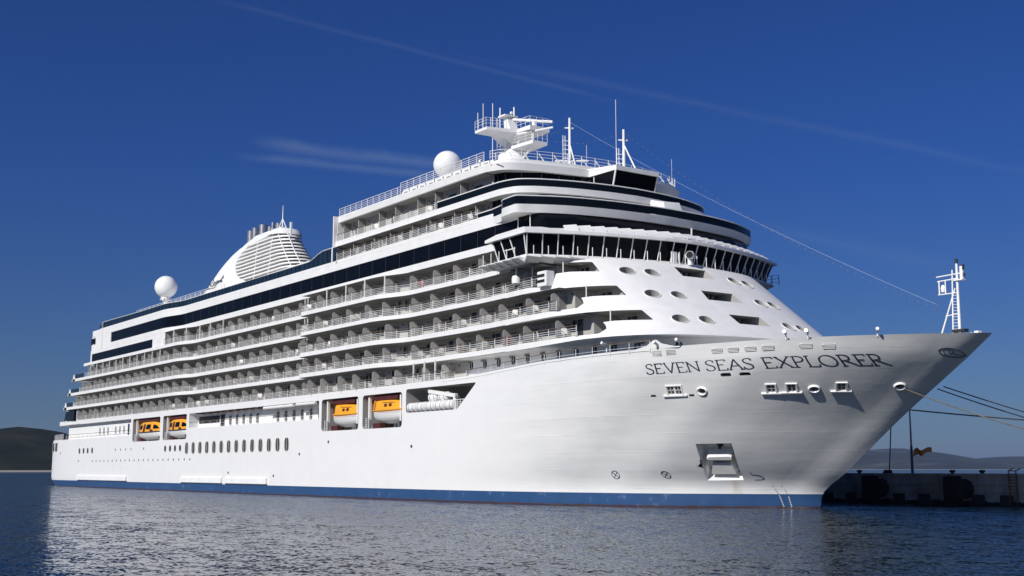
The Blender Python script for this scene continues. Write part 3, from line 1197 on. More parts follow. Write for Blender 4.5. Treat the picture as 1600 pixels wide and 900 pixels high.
for x in (24.5, 27.4, 30.2, 33.2):
    fr = side(x, HY_, 7.25)
    f_ = MB().fprism(fr, rrect(-0.6, 0.6, -0.62, 0.62, 0.5, 6), -0.1, 0.04).build('porthole', 'wall', HULL)
    MB().fprism(fr, rrect(-0.48, 0.48, -0.5, 0.5, 0.4, 6), -0.05, 0.06).build('pane', 'charcoal', f_)
for i in range(22):
    x = 33.5 + i * 2.55
    fr = side(x, HY_, 5.15)
    MB().fprism(fr, oval(0, 0, 0.19, 0.22, 10), -0.1, 0.03).build('porthole', 'letter_grey', HULL)
for x in (48, 51, 54, 57, 64):
    MB().fprism(side(x, HY_, 7.2), oval(0, 0, 0.2, 0.22, 10), -0.1, 0.03).build('porthole', 'letter_grey', HULL)
for (x, z) in ((158.5, 6.2), (128.3, 5.6), (137, 7.1), (103.4, 3.0), (120, 2.6), (24, 5.2), (10.5, 6.9)):
    MB().fprism(side(x, HY_, z), oval(0, 0, 0.22, 0.2, 10), -0.1, 0.03).build('drain', 'charcoal', HULL)
for x0 in (2.9, 6.3):
    fr = side(x0 + 0.7, -half(x0 + 0.7, 8.3) - 0.02, 8.25)
    f_ = MB().fprism(fr, rrect(-0.95, 0.95, -0.95, 0.95, 0.08, 2), -0.3, 0.04).build('window', 'wall', HULL)
    MB().fprism(fr, rrect(-0.75, 0.75, -0.85, 0.85, 0.08, 2), -0.2, 0.06).build('pane', 'charcoal', f_)
for a, b in ((24, 55.5), (83.3, 101.2), (102.4, 118)):
    MB().add([(a, -16.2, 1.42), (b, -16.2, 1.42), (b, -16.62, 1.42), (a, -16.62, 1.42), (a, -16.2, 2.45), (b, -16.2, 2.45), (b, -16.55, 2.2), (a, -16.55, 2.2)],
             [(0, 1, 2, 3), (4, 7, 6, 5), (0, 4, 5, 1), (1, 5, 6, 2), (2, 6, 7, 3), (3, 7, 4, 0)]).build('sponson', 'white', HULL)

# ------------------------------------------------------------------ forward white house with portholes
QF = pchip([(0, 0), (2.8, .1), (5.7, .4), (8.6, 1.0), (10, 1.5), (12, 2.6), (13.5, 4.0), (14.8, 6.0), (15.6, 8.2), (16.15, 12)])


def xc(z):
    return 198.6 - 1.32 * (z - 18.05)


def front_half(x, z):
    d = xc(z) - x
    lo, hi = 0.0, 16.15
    if d <= 0:
        return 0.0
    if d >= 12:
        return min(16.15, E(x) - 0.03)
    for _ in range(30):
        m = (lo + hi) / 2
        if QF(m) < d:
            lo = m
        else:
            hi = m
    return min(lo, E(x) - 0.03)


def build_front():
    ys = [0, 1.4, 2.8, 4.2, 5.7, 7.2, 8.6, 10, 11, 12, 12.8, 13.5, 14.2, 14.8, 15.2, 15.6, 15.95, 16.1]
    zs = [15.9, 16.5, 17.5, 18.7, 20, 21.5, 23, 24.2, 25.05]
    rings = []
    for j, z in enumerate(zs):
        ring = []
        for y in ys:
            x = xc(z) - QF(y)
            ring.append((x, y))
        xe = ring[-1][0]
        for x in (180.5, 179.2, 178.2):
            if x < xe - 0.4:
                ring.append((x, min(16.1, E(x) - 0.03)))
            else:
                ring.append((xe - 0.3 * (181 - x), min(16.1, E(x) - 0.03)))
        full = [(x, -y) for x, y in reversed(ring)] + [(x, y) for x, y in ring[1:]]
        rr = []
        for x, y in full:
            zz = z
            if j == 0:
                zz = 15.9 + 0.22 * smooth(182, 192, x)
            rr.append((x, y, zz))
        rings.append(rr)
    mb = MB()
    k = len(rings[0])
    vs = [p for r in rings for p in r]
    fs = []
    for j in range(len(rings) - 1):
        for i in range(k):
            fs.append((j * k + i, j * k + (i + 1) % k, (j + 1) * k + (i + 1) % k, (j + 1) * k + i))
    fs.append(tuple(range(k - 1, -1, -1)))
    fs.append(tuple(range((len(rings) - 1) * k, len(rings) * k)))
    return mb.add(vs, fs).build('forward_house', 'white', None)


FH = build_front()


def xz_prism(mb, pts, y0, y1):
    mb.fprism(side(0, 0, 0), pts, -y1, -y0)


c = MB()
# balcony openings on the starboard shoulder: outline in x,z cut straight inwards
xz_prism(c, round_poly([(170, 16.52), (192.6, 16.52), (193.3, 16.95), (193.0, 17.35), (192.6, 17.66), (193.6, 17.74), (196.45, 17.74), (194.9, 18.85), (170, 18.72)], 0.1, 2), -22, -10.9)
xz_prism(c, round_poly([(170, 19.38), (189.1, 19.38), (189.7, 19.8), (189.4, 20.2), (189.1, 20.45), (190.1, 20.54), (192.65, 20.56), (191.15, 21.7), (170, 21.66)], 0.1, 2), -22, -11.2)
xz_prism(c, round_poly([(170, 22.25), (184.4, 22.25), (184.4, 23.35), (186.3, 23.5), (188.75, 23.42), (187.3, 24.62), (170, 24.55)], 0.1, 2), -22, -11.2)
PORT = [(189.9, -9.64, 23.57), (190.72, -6.99, 23.51), (191.3, 4.47, 23.58), (191.56, 6.52, 23.4),
        (193.65, -9.55, 20.78), (194.34, -6.76, 20.78), (195.02, 4.55, 20.75), (195.09, 6.69, 20.7),
        (197.45, -9.46, 17.91), (198.16, -6.66, 17.91), (198.75, 4.61, 17.94), (198.87, 6.76, 17.83)]


def front_frame(y, z):
    e = 0.2

    def S(y, z):
        return Vector((xc(z) - QF(abs(y)), y, z))
    p = S(y, z)
    U = (S(y + e, z) - S(y - e, z)).normalized()
    V0 = (S(y, z + e) - S(y, z - e)).normalized()
    N = U.cross(V0).normalized()
    if N.x < 0:
        N = -N
    return (p, U, N.cross(U).normalized(), N)


for _, y, z in PORT:
    c.fprism(front_frame(y, z), oval(0, 0, 0.83, 0.70, 28), -1.1, 1.2)
HOLES = [(-2.94, 1.15, 24.6, 0.81, -3.04, 23.42), (-2.93, 1.15, 21.62, 0.91, -3.2, 20.48), (-2.84, 1.14, 18.78, 1.02, -2.65, 17.72)]
for (ya, yb, zt, yc, yd, zb) in HOLES:
    A = [Vector((xc(zt) + 2.5, ya - 0.1, zt)), Vector((xc(zt) + 2.5, yb + 0.2, zt)), Vector((xc(zb) + 2.5, yc + 0.5, zb)), Vector((xc(zb) + 2.5, yd - 0.2, zb))]
    B2 = [Vector((xc(zt) - 2.6, ya - 0.1, zt)), Vector((xc(zt) - 2.6, yb + 0.2, zt)), Vector((xc(zb) - 2.6, yc + 0.5, zb)), Vector((xc(zb) - 2.6, yd - 0.2, zb))]
    c.loft2(B2, A)
boolean(FH, c.build('cutter', 'soffit'))  # inner walls of the openings greyed, shade painted into the colour
FH.data.shade_smooth()
FH.data.set_sharp_from_angle(angle=radians(24))
put(FH, SHIP)
# glazing at the back of the openings
for _, y, z in PORT:
    fr = front_frame(y, z)
    ring = MB()
    a, b2 = oval(0, 0, 0.90, 0.77, 28), oval(0, 0, 0.83, 0.70, 28)
    o, U, V, N = fr
    vs, fs = [], []
    for w0 in (0.0, 0.05):
        for L in (a, b2):
            vs += [o + U * p[0] + V * p[1] + N * w0 for p in L]
    n = 28
    for i in range(n):
        j = (i + 1) % n
        fs += [(i, j, 2 * n + j, 2 * n + i), (n + i, 3 * n + i, 3 * n + j, n + j), (2 * n + i, 2 * n + j, 3 * n + j, 3 * n + i)]
    rg = ring.add(vs, fs).build('porthole', 'white_gloss', FH)
    MB().fbox(fr, -0.9, 0.9, -0.75, 0.75, -1.05, -0.98).build('pane', 'panel_dark', rg)  # back plate darkened in its colour for the shaded interior
for (ya, yb, zt, yc, yd, zb) in HOLES:
    m_ = MB()
    xm = xc((zt + zb) / 2) - 2.3
    m_.box(xm - 0.1, xm + 0.06, ya + 1.6, yb - 0.6, zb + 0.15, zt - 0.2)
    m_.build('window', 'pane', FH)
    MB().box(xm - 0.1, xm + 0.1, ya + 2.2, ya + 2.3, zb + 0.1, zt - 0.1).box(xm - 0.1, xm + 0.1, yb - 1.2, yb - 1.1, zb + 0.1, zt - 0.1).build('window_frame', 'wall', FH)
for (x0, x1, z0, z1, y) in ((188.2, 190.4, 16.7, 18.4, -11.0), (191.6, 192.9, 17.2, 18.5, -11.0), (184.4, 186.2, 19.6, 21.3, -11.3), (188.0, 189.4, 20.2, 21.3, -11.3),
                           (180.2, 182.3, 22.4, 24.2, -11.3), (184.6, 185.8, 23.2, 24.3, -11.3)):
    q = MB().box(x0, x1, y - 0.03, y + 0.1, z0, z1).build('window', 'pane', FH)
    MB().box((x0 + x1) / 2 - 0.05, (x0 + x1) / 2 + 0.05, y - 0.06, y, z0, z1).box(x0 - 0.08, x0, y - 0.06, y, z0, z1).build('window_frame', 'wall', FH)
pm = MB()
for (x, y, z0, z1) in ((193.0, -14.4, 17.6, 18.9), (189.4, -14.5, 20.4, 21.7), (185.5, -14.4, 23.3, 24.6), (181.9, -15.7, 22.3, 24.7)):
    pm.tube((x, y, z0), (x, y, z1), 0.07, 6)
pm.build('deck_post', 'white', FH)
# grille box where the top bulwark starts
gb = MB().box(183.6, 185.2, -16.35, -15.3, 22.05, 23.65)
GB = gb.build('grille_box', 'white', FH, bevel=0.08)
MB().box(183.5, 184.9, -16.42, -16.3, 22.5, 22.75).box(183.5, 184.9, -16.42, -16.3, 23.05, 23.32).build('grille_slot', 'dark', GB)
# camera pod under the bridge wing
MB().lathe((179.6, -16.1, 23.3), [(0.1, 1.4), (0.14, 0.5), (0.45, 0.45), (0.52, 0.1), (0.5, -0.35), (0.3, -0.5)][::-1], 12).build('camera_pod', 'white', FH, smooth=True)

# ------------------------------------------------------------------ bridge
PB = [(183.4, 17.5), (184.1, 15.9), (185.5, 12.7), (186.6, 9.4), (187.5, 5.7), (188.15, 2.6), (188.4, 0)]


def plan(pts, dx=0.0, dy=0.0, aft=177.9, aft_in=176.5):
    st = [(x + dx, -(y + (dy if y > 0.1 else 0))) for x, y in pts]
    st = [(aft, -(pts[0][1] + dy - 0.3))] + st
    st = [(aft_in, -(pts[0][1] + dy - 2.0))] + st
    full = st + [(x, -y) for x, y in reversed(st[:-1])]
    return full


def loftz(mb, P0, z0, P1, z1):
    return mb.loft2([(x, y, z0) for x, y in P0], [(x, y, z1) for x, y in P1])


BR = loftz(MB(), plan(PB), 25.45, plan(PB, 0.75, 0.55, 177.3), 27.5).build('bridge', 'glass', SHIP)
loftz(MB(), plan(PB, 0.05, 0.05), 25.03, plan(PB, 0.05, 0.05), 25.47).build('sill', 'white', BR)
# canopy: eave, sloping roof
ea = plan(PB, 1.05, 0.95, 176.6)
up = plan([(182.0, 16.9), (182.9, 15.4), (184.5, 12.2), (185.8, 8.8), (186.8, 5.3), (187.4, 2.5), (187.6, 0)], 0, 0, 176.6)
loftz(MB(), ea, 27.48, ea, 27.78).build('eave', 'white', BR)
loftz(MB(), ea, 27.78, up, 28.62).build('roof', 'white', BR)


def along(pts, step):
    """points every step metres along a plan polyline, with tangent"""
    out = []
    L = 0.0
    nxt = 0.0
    for (a, b) in zip(pts, pts[1:]):
        a, b = Vector((*a, 0)), Vector((*b, 0))
        d = (b - a).length
        while nxt <= L + d:
            t = (nxt - L) / d
            out.append((a.lerp(b, t), (b - a).normalized()))
            nxt += step
        L += d
    return out


front_line = [(x, -y) for x, y in PB] + [(x, y) for x, y in reversed(PB[:-1])]
sm = []
for i in range(len(front_line) - 1):
    a, b = front_line[i], front_line[i + 1]
    for t in range(4):
        sm.append((a[0] + (b[0] - a[0]) * t / 4, a[1] + (b[1] - a[1]) * t / 4))
sm.append(front_line[-1])
for p, t in along(sm, 1.62):
    n_ = Vector((t.y, -t.x, 0))
    if n_.x < 0:
        n_ = -n_
    dy_ = 0.30 if abs(p.y) > 1 else 0.0
    q = Vector((p.x + 0.78, p.y * (1 + 0.55 / 17.5), 27.5)) + t * 0.0
    MB().tube(Vector((p.x, p.y, 25.45)) + n_ * 0.06, q + n_ * 0.06, 0.065, 5).build('window_mullion', 'white', BR)
sidel = [(177.9, -17.2), (179.5, -17.28), (181.3, -17.38), (183.4, -17.5)]
wm = MB()
for x, y in sidel:
    wm.tube((x, y - 0.05, 25.45), (x - 0.35 + (0.7 if x > 183 else 0), y - 0.6, 27.5), 0.09 if x > 183 else 0.07, 5)
wm.tube((179.3, -17.6, 26.3), (181.6, -17.7, 26.3), 0.06, 5)
wm.build('wing_mullion', 'white', BR)
# fins on the canopy and brackets under the walkway: short sloping gussets
for p, t in along(sm, 1.55):
    n_ = Vector((t.y, -t.x, 0))
    if n_.x < 0:
        n_ = -n_
    if p.y < -13.5:
        continue
    o = Vector((p.x, p.y, 0)) + n_ * 0.05
    a = [o + t * u + n_ * w + Vector((0, 0, z)) for (u, w, z) in ((-0.70, -0.35, 28.55), (0.72, -0.35, 28.50), (0.72, 0.70, 27.92), (-0.70, 0.70, 27.98),
                                                              (-0.70, -0.35, 28.68), (0.72, -0.35, 28.82), (0.72, 0.55, 28.24), (-0.70, 0.70, 28.06))]
    MB().add(a, [(0, 1, 2, 3), (4, 7, 6, 5), (0, 4, 5, 1), (1, 5, 6, 2), (2, 6, 7, 3), (3, 7, 4, 0)]).build('canopy_panel', 'white', BR)
walk = MB()
for p, t in along([(176.2, -17.2)] + sidel[1:-1] + sm, 1.55):
    n_ = Vector((t.y, -t.x, 0))
    if n_.dot(Vector((p.x - 170, p.y, 0))) < 0:
        n_ = -n_
    o = Vector((p.x, p.y, 0))
    a = [o + t * u + n_ * w + Vector((0, 0, z)) for (u, w, z) in ((-0.74, -0.2, 24.72), (0.74, -0.2, 24.55), (0.74, 0.95, 25.0), (-0.74, 0.95, 25.12),
                                                              (-0.74, -0.2, 25.16), (0.74, -0.2, 25.14), (0.74, 0.95, 25.12), (-0.74, 0.95, 25.18))]
    MB().add(a, [(0, 1, 2, 3), (4, 7, 6, 5), (0, 4, 5, 1), (1, 5, 6, 2), (2, 6, 7, 3), (3, 7, 4, 0)]).build('walkway_panel', 'white', BR)
    walk.tube(o + n_ * 0.85 + Vector((0, 0, 25.1)), o + n_ * 0.85 + Vector((0, 0, 26.25)), 0.05, 5)
walk.build('stanchion', 'white', BR)
# wing floor underside
loftz(MB(), plan(PB, 0.0, 0.0, 176.4, 175.8), 24.72, plan(PB, 0.02, 0.02, 176.4, 175.8), 25.04).build('wing_floor', 'white', BR)
rl = MB()
for x, y in ((177.0, 17.9), (177.9, 18.1), (178.8, 18.3), (176.9, 16.9)):
    rl.tube((x + 6, y, 25.1), (x + 6, y, 26.3), 0.04, 4)
for z in (25.5, 25.9, 26.3):
    rl.path([(182.9, 17.0, z), (183.0, 17.9, z), (184.8, 18.3, z)], 0.03, 4)
rl.build('wing_rail', 'letter_grey', BR)
# searchlight in front of the centre windows
q = MB().tube((189.4, -0.3, 25.1), (189.4, -0.3, 25.8), 0.28, 10).sphere((189.4, -0.3, 26.15), 0.5, 14)
SLT = q.build('searchlight', 'white', BR, smooth=True)
MB().tube((189.6, -0.62, 26.15), (189.95, -0.85, 26.15), 0.34, 12).build('lens', 'dark', SLT)
MB().box(188.7, 188.8, -2.4, -1.6, 25.2, 26.5).box(188.7, 188.9, -1.4, -1.3, 25.2, 26.5).build('light_frame', 'white', SLT)

# dark raked glass above the bridge
F7T = [(181.2, 15.45), (182.8, 15.0), (184.2, 11.6), (185.0, 7), (185.35, 3.5), (185.4, 0)]


def full(pts, aft):
    st = [(aft, -pts[0][1])] + [(x, -y) for x, y in pts]
    return st + [(x, -y) for x, y in reversed(st[:-1])]


RG = loftz(MB(), full([(x + 1.5, y) for x, y in F7T], 178), 28.1, full([(x - 0.4, y) for x, y in F7T], 178), 30.26).build('raked_glass', 'glass', SHIP, smooth=False)
jm = MB()
jm.tube((188.0, 1.3, 28.4), (185.3, 3.9, 30.2), 0.10, 6)
jm.tube((181.6, -15.75, 28.4), (181.6, -15.75, 30.1), 0.06, 5)
jm.tube((179.4, -15.75, 28.4), (179.4, -15.75, 30.1), 0.06, 5)
jm.build('mullion', 'white', RG)
# deck 7 front: white curved fascia with projecting corners, glass rail
F7 = [(174.0, 15.45), (176.5, 15.9), (178.8, 17.3), (181.2, 17.5), (182.3, 16.0), (184.1, 11.8), (185.2, 6.4), (185.5, 3), (185.6, 0)]


def dense(pts, k=5):
    f = pchip([(i, p[0]) for i, p in enumerate(pts)])
    g = pchip([(i, p[1]) for i, p in enumerate(pts)])
    return [(f(i / k), g(i / k)) for i in range((len(pts) - 1) * k + 1)]


F7d = dense(F7)
D7 = loftz(MB(), full([(x - 0.25, y - 0.1 if y > .2 else y) for x, y in F7d], 170), 30.24, full(F7d, 170), 31.08).build('deck', 'white', SHIP, smooth=True, angle=30)


def glass_rail(pts, z0, h, parent, m='glass_rail'):
    g = MB()
    t = MB()
    po = MB()
    pts = [Vector(p) for p in pts]
    L = 0
    last = -9
    for a, b in zip(pts, pts[1:]):
        a0, b0 = a + Vector((0, 0, z0)), b + Vector((0, 0, z0))
        n_ = Vector((-(b - a).y, (b - a).x, 0)).normalized() * 0.02
        H = Vector((0, 0, h - 0.05))
        e_ = Vector((0, 0, 0.05))
        g.add([a0 + n_ + e_, b0 + n_ + e_, b0 + n_ + H, a0 + n_ + H, a0 - n_ + e_, b0 - n_ + e_, b0 - n_ + H, a0 - n_ + H],
              [(0, 1, 2, 3), (7, 6, 5, 4), (0, 4, 5, 1), (3, 2, 6, 7), (0, 3, 7, 4), (1, 5, 6, 2)])
        t.tube(a0 + Vector((0, 0, h)), b0 + Vector((0, 0, h)), 0.075, 6)
        L += (b - a).length
        if L - last > 1.6:
            po.tube(a0 + n_ * 3, a0 + n_ * 3 + Vector((0, 0, h)), 0.035, 4)
            last = L
    o = g.build('glass_rail', m, parent)
    t.build('handrail', 'white', o)
    po.build('rail_post', 'rail', o)
    return o


def both(pts):
    st = [(x, -y, 0) for x, y in pts]
    return st + [(x, -y, 0) for x, y, _ in reversed(st[:-1])]


glass_rail(both([(170.5, 15.35)] + [(x - 0.12, y - 0.08 if y > 0.2 else 0) for x, y in F7d]), 31.1, 0.92, D7)
# row 6 front: dark lounge windows
LW = [(171.5, 13.7), (175.0, 13.5), (178.2, 11.4), (179.6, 7.6), (180.4, 3.4), (180.6, 0)]
w6 = loftz(MB(), full(LW, 171.2), 31.0, full([(x - .3, y) for x, y in LW], 171.2), 33.58).build('lounge_window', 'glass', SHIP)
jm = MB()
for x, y in dense(LW, 3)[1:]:
    for s in (-1, 1):
        jm.tube((x + 0.03, s * (y + 0.03), 31.1), (x - 0.27, s * (y + 0.03), 33.45), 0.05, 4)
jm.build('mullion', 'charcoal', w6)
# deck 8: fascia following the sides and front
F8 = [(171, 14.95), (174, 14.9), (176.5, 14.4), (177.9, 13.0), (179, 10.6), (179.9, 7.5), (180.6, 3.2), (180.8, 0)]
F8d = dense(F8)
D8 = loftz(MB(), full([(x - .1, y) for x, y in F8d], 135.1), 33.56, full(F8d, 135.1), 34.27).build('deck', 'white', SHIP, smooth=True, angle=30)
glass_rail([(x, -14.87, 0) for x in frange(161.5, 171, 1.6)] + both([(x - 0.12, y - 0.08 if y > .2 else 0) for x, y in F8d])[1:], 34.25, 0.85, D8)
W7 = [(170.6, 13.1), (172.6, 12.5), (174.8, 9.0), (175.6, 5.0), (176.0, 3), (176.15, 0)]
w7 = loftz(MB(), full(W7, 170.4), 34.2, full([(x - .3, y) for x, y in W7], 170.4), 37.0).build('lounge_window', 'glass', SHIP)
jm = MB()
for x, y in dense(W7, 2)[1:]:
    for s in (-1, 1):
        jm.tube((x + 0.03, s * (y + 0.03), 34.2), (x - 0.27, s * (y + 0.03), 36.8), 0.05, 4)
jm.build('mullion', 'charcoal', w7)
# deck 9: roof slab, bulwark
F9 = [(168, 14.65), (170.5, 14.55), (172.6, 13.9), (174.0, 12.5), (175.2, 8.5), (175.9, 4.5), (176.2, 0)]
F9d = dense(F9)
D9 = loftz(MB(), full([(x - .1, y - 0.1 if y > .2 else y) for x, y in F9d], 135.0), 36.98, full(F9d, 135.0), 37.80).build('deck', 'white', SHIP, smooth=True, angle=30)
o = loftz(MB(), full([(x - .35, y - 0.3 if y > .3 else y) for x, y in F9d], 151.5), 37.7, full([(x - .35, y - 0.3 if y > .3 else y) for x, y in F9d], 152.5), 38.35)
UB = o.build('bulwark', 'white', D9, smooth=True, angle=30)
vg = MB()
for i, x in enumerate(frange(152, 172, 2.0)):
    vg.tube((x, -14.42, 37.75), (x, -14.42, 38.3), 0.04, 4)
    vg.box(x + 0.7, x + 1.5, -14.40, -14.3, 37.95, 38.02)
vg.build('bulwark_rib', 'letter_grey', UB)
railing(lambda x: -14.5, frange(135.3, 152, 0.8), 37.72, h=1.15, bars=4, post=1.5, parent=D9, top='rail', r=0.028)
railing(lambda x: -14.2, frange(151.5, 170.5, 0.8), 38.32, h=1.15, bars=4, post=1.5, parent=D9, top='rail', r=0.028)
fr9 = MB()
front9 = both([(x - 0.5, y - 0.3 if y > .3 else y) for x, y in F9d[8:]])
for z in (38.75, 39.1, 39.45):
    fr9.path([(x, y, z) for x, y, _ in front9], 0.028, 4)
for p, t in along([(x, y) for x, y, _ in front9], 1.9):
    fr9.tube((p.x, p.y, 38.3), (p.x, p.y, 39.5), 0.04, 4)
    n_ = Vector((t.y, -t.x, 0))
    if n_.x < 0:
        n_ = -n_
    fr9.tube(Vector((p.x, p.y, 38.35)) + t * 0.8, Vector((p.x, p.y, 39.3)) + t * 0.4 - n_ * 0.5, 0.06, 4)
fr9.build('railing', 'rail', D9)
# glazed observation box over the centre
OB = loftz(MB(), [(172, -2.9), (179.6, -2.9), (179.6, 3.1), (172, 3.1)], 34.25, [(172, -3.0), (180.5, -3.0), (180.5, 3.2), (172, 3.2)], 37.0).build('observation_box', 'glass', SHIP)
MB().add([(170, -3.4, 36.98), (180.7, -3.1, 36.98), (180.7, 3.3, 36.98), (170, 3.6, 36.98), (170, -3.4, 38.3), (176.2, -3.3, 37.9), (180.7, -3.1, 37.5), (180.7, 3.3, 37.5), (176.2, 3.5, 37.9), (170, 3.6, 38.3)],
         [(0, 3, 2, 1), (0, 1, 6, 5, 4), (3, 9, 8, 7, 2), (1, 2, 7, 6), (4, 5, 8, 9), (5, 6, 7, 8), (0, 4, 9, 3)]).build('roof', 'white', OB)
jm = MB().tube((179.65, -2.95, 34.25), (180.55, -3.05, 37.0), 0.11, 6).tube((179.65, 3.15, 34.25), (180.55, 3.25, 37.0), 0.09, 6)
jm.tube((176.6, -2.98, 34.3), (176.6, -3.03, 36.9), 0.06, 5)
jm.build('corner_post', 'white', OB)
MB().add([(180.6, 2.0, 32.6), (182.4, 2.6, 32.6), (182.4, 5.4, 32.6), (180.6, 5.4, 32.6), (180.6, 2.0, 34.1), (182.0, 2.8, 33.7), (182.0, 5.2, 33.9), (180.6, 5.4, 34.1)],
         [(0, 3, 2, 1), (4, 5, 6, 7), (0, 1, 5, 4), (1, 2, 6, 5), (2, 3, 7, 6), (3, 0, 4, 7)]).box(180.5, 181.6, 2.0, 5.2, 31.1, 32.6).build('winch_house', 'white', D7)
rp = MB()
for i in range(3):
    rp.tube((173.2, 12.7 - i * 0.45, 37.7), (173.2, 12.7 - i * 0.45, 39.5), 0.06, 5)
rp.tube((173.0, 12.4, 37.7), (173.0, 12.4, 42.0), 0.02, 4)
rp.build('antenna_rail', 'rail', D9)

# ------------------------------------------------------------------ pool deck aft: windscreen, funnel, domes
wsd = MB()
ws_t = MB()
ws_p = MB()
xs_ = frange(37, 136.6, 1.45)
for a, b in zip(xs_, xs_[1:]):
    ta = 32.45 + 0.95 * smooth(127.5, 132.5, a) + 0.15 * smooth(60, 40, a)
    tb = 32.45 + 0.95 * smooth(127.5, 132.5, b) + 0.15 * smooth(60, 40, b)
    ya, yb = -E_up(a) + 0.12, -E_up(b) + 0.12
    wsd.add([(a, ya, 31.4), (b, yb, 31.4), (b, yb, tb), (a, ya, ta), (a, ya + .05, 31.4), (b, yb + .05, 31.4), (b, yb + .05, tb), (a, ya + .05, ta)],
            [(0, 1, 2, 3), (7, 6, 5, 4), (0, 4, 5, 1), (3, 2, 6, 7), (0, 3, 7, 4), (1, 5, 6, 2)])
    ws_t.tube((a, ya, ta), (b, yb, tb), 0.06, 5)
    ws_p.tube((a, ya - .02, 31.4), (a, ya - .02, ta), 0.035, 4)
WS = wsd.build('windscreen', 'glass_tint', SHIP)
ws_t.build('top_rail', 'white', WS)
ws_p.build('screen_post', 'glass_rail', WS)
MB().add([(36.2, -16.6, 31.3), (38, -16.6, 31.3), (38, -16.6, 32.7), (34.9, -16.5, 31.9), (34.6, -16.5, 32.0),
          (36.2, -16.2, 31.3), (38, -16.2, 31.3), (38, -16.2, 32.7), (34.9, -16.2, 31.9), (34.6, -16.2, 32.0)],
         [(0, 1, 2, 4), (9, 7, 6, 5), (0, 5, 6, 1), (1, 6, 7, 2), (2, 7, 9, 4), (4, 9, 5, 0)]).build('end_panel', 'glass_tint', WS)
UD = MB().strip(frange(36, 136, 10), lambda x: 14.6, 31.3, 31.6).build('pool_deck', 'wall', SHIP)
MB().add([(88, -13.6, 32.2), (127.5, -13.6, 32.4), (127.5, -13.6, 33.0), (124, -13.6, 33.35), (88, -13.6, 33.05),
          (88, -8, 32.2), (127.5, -8, 32.4), (127.5, -8, 33.0), (124, -8, 33.35), (88, -8, 33.05)],
         [(0, 1, 2, 3, 4), (9, 8, 7, 6, 5), (0, 5, 6, 1), (1, 6, 7, 2), (2, 7, 8, 3), (3, 8, 9, 4), (4, 9, 5, 0)]).box(92, 125, -12.5, -9, 31.4, 32.3).build('sun_canopy', 'white', SHIP)
railing(lambda x: -13.4, frange(48, 92, 1.2), 32.9, h=1.1, bars=4, post=1.5, parent=UD, top='rail', r=0.03, pr=0.045)
MB().box(44, 92, -13.4, 13.4, 31.4, 32.95).build('deckhouse', 'white', UD)
tb = MB().box(42, 47, -13.3, -10.5, 32.6, 33.3).box(44.6, 45.2, -13.3, -12.7, 31.5, 32.7)
tb.build('bar_roof', 'charcoal', UD)

# funnel: a swept fin with a round louvred fore part
FUN_PROF = [(51.5, 36.0), (53.9, 37.4), (59.3, 40.27), (65.5, 42.8), (70.4, 44.0), (76.5, 45.2), (88.0, 44.95), (90.0, 44.4)]


def fun_left(z):
    f = pchip([(32.5, 47.0), (36.0, 51.3), (37.4, 53.9), (40.27, 59.3), (42.8, 65.5), (44.0, 70.4), (45.2, 76.5)])
    return f(z)


def fun_right(z):
    f = pchip([(32.5, 99.5), (36, 97.5), (38, 95.3), (40, 93.2), (42.5, 90.6), (45.2, 88.6)])
    return f(z)


def fun_outline(z, xa, grow=0.0, n=10):
    """plan of the funnel at height z from xa to the rounded fore end"""
    b = fun_right(z) + grow
    wd = 3.6 - 0.085 * (z - 33) + grow
    L = fun_left(z)
    pts = []
    for i in range(n + 1):
        x = xa + (b - 4.2 - xa) * i / n
        t = min(1, max(0.0, (x - L) / 2.6))
        pts.append((x, -wd * (0.25 + 0.75 * sqrt(t))))
    for i in range(1, 9):
        a = -pi / 2 + pi / 2 * i / 8
        pts.append((b - 4.2 + 4.2 * cos(a), wd * sin(a)))
    return pts + [(x, -y) for x, y in reversed(pts[:-1])]


def xl(z):                                   # rear edge of the oval louvre field
    t = (z - 40.5) / 3.9
    return 71.0 + 11.5 * (1 - sqrt(max(0, 1 - min(1, abs(t)) ** 2))) if abs(t) < 1 else 82.5


fz = [32.5, 34, 36, 37, 38, 39, 40, 41, 42, 43, 43.8, 44.4, 44.8, 45.2]


def funnel_shell():
    mb = MB()
    n = 12
    rows = []
    for z in fz:
        L = fun_left(z)
        R = xl(z) if 36.6 < z < 44.4 else fun_right(z) - 0.2
        wd = 3.6 - 0.085 * (z - 33)
        row = []
        for i in range(n + 1):
            x = L + (R - L) * (i / n) ** 1.3
            t = min(1, max(0.0, (x - L) / 2.6))
            e_ = 1.0
            if R > 84:
                k = max(0, (x - (R - 4.2)) / 4.2)
                e_ = sqrt(max(0.0, 1 - k * k))
            row.append((x, wd * (0.25 + 0.75 * sqrt(t)) * e_))
        rows.append(row)
    vs, fs = [], []
    for z, row in zip(fz, rows):
        ring = [(x, -y) for x, y in row] + [(x, y) for x, y in reversed(row)]
        vs += [(x, y, z) for x, y in ring]
    k = 2 * (n + 1)
    for j in range(len(fz) - 1):
        for i in range(k):
            fs.append((j * k + i, j * k + (i + 1) % k, (j + 1) * k + (i + 1) % k, (j + 1) * k + i))
    fs.append(tuple(range((len(fz) - 1) * k, len(fz) * k)))
    return mb.add(vs, fs).build('funnel', 'white', SHIP, smooth=True, angle=40)


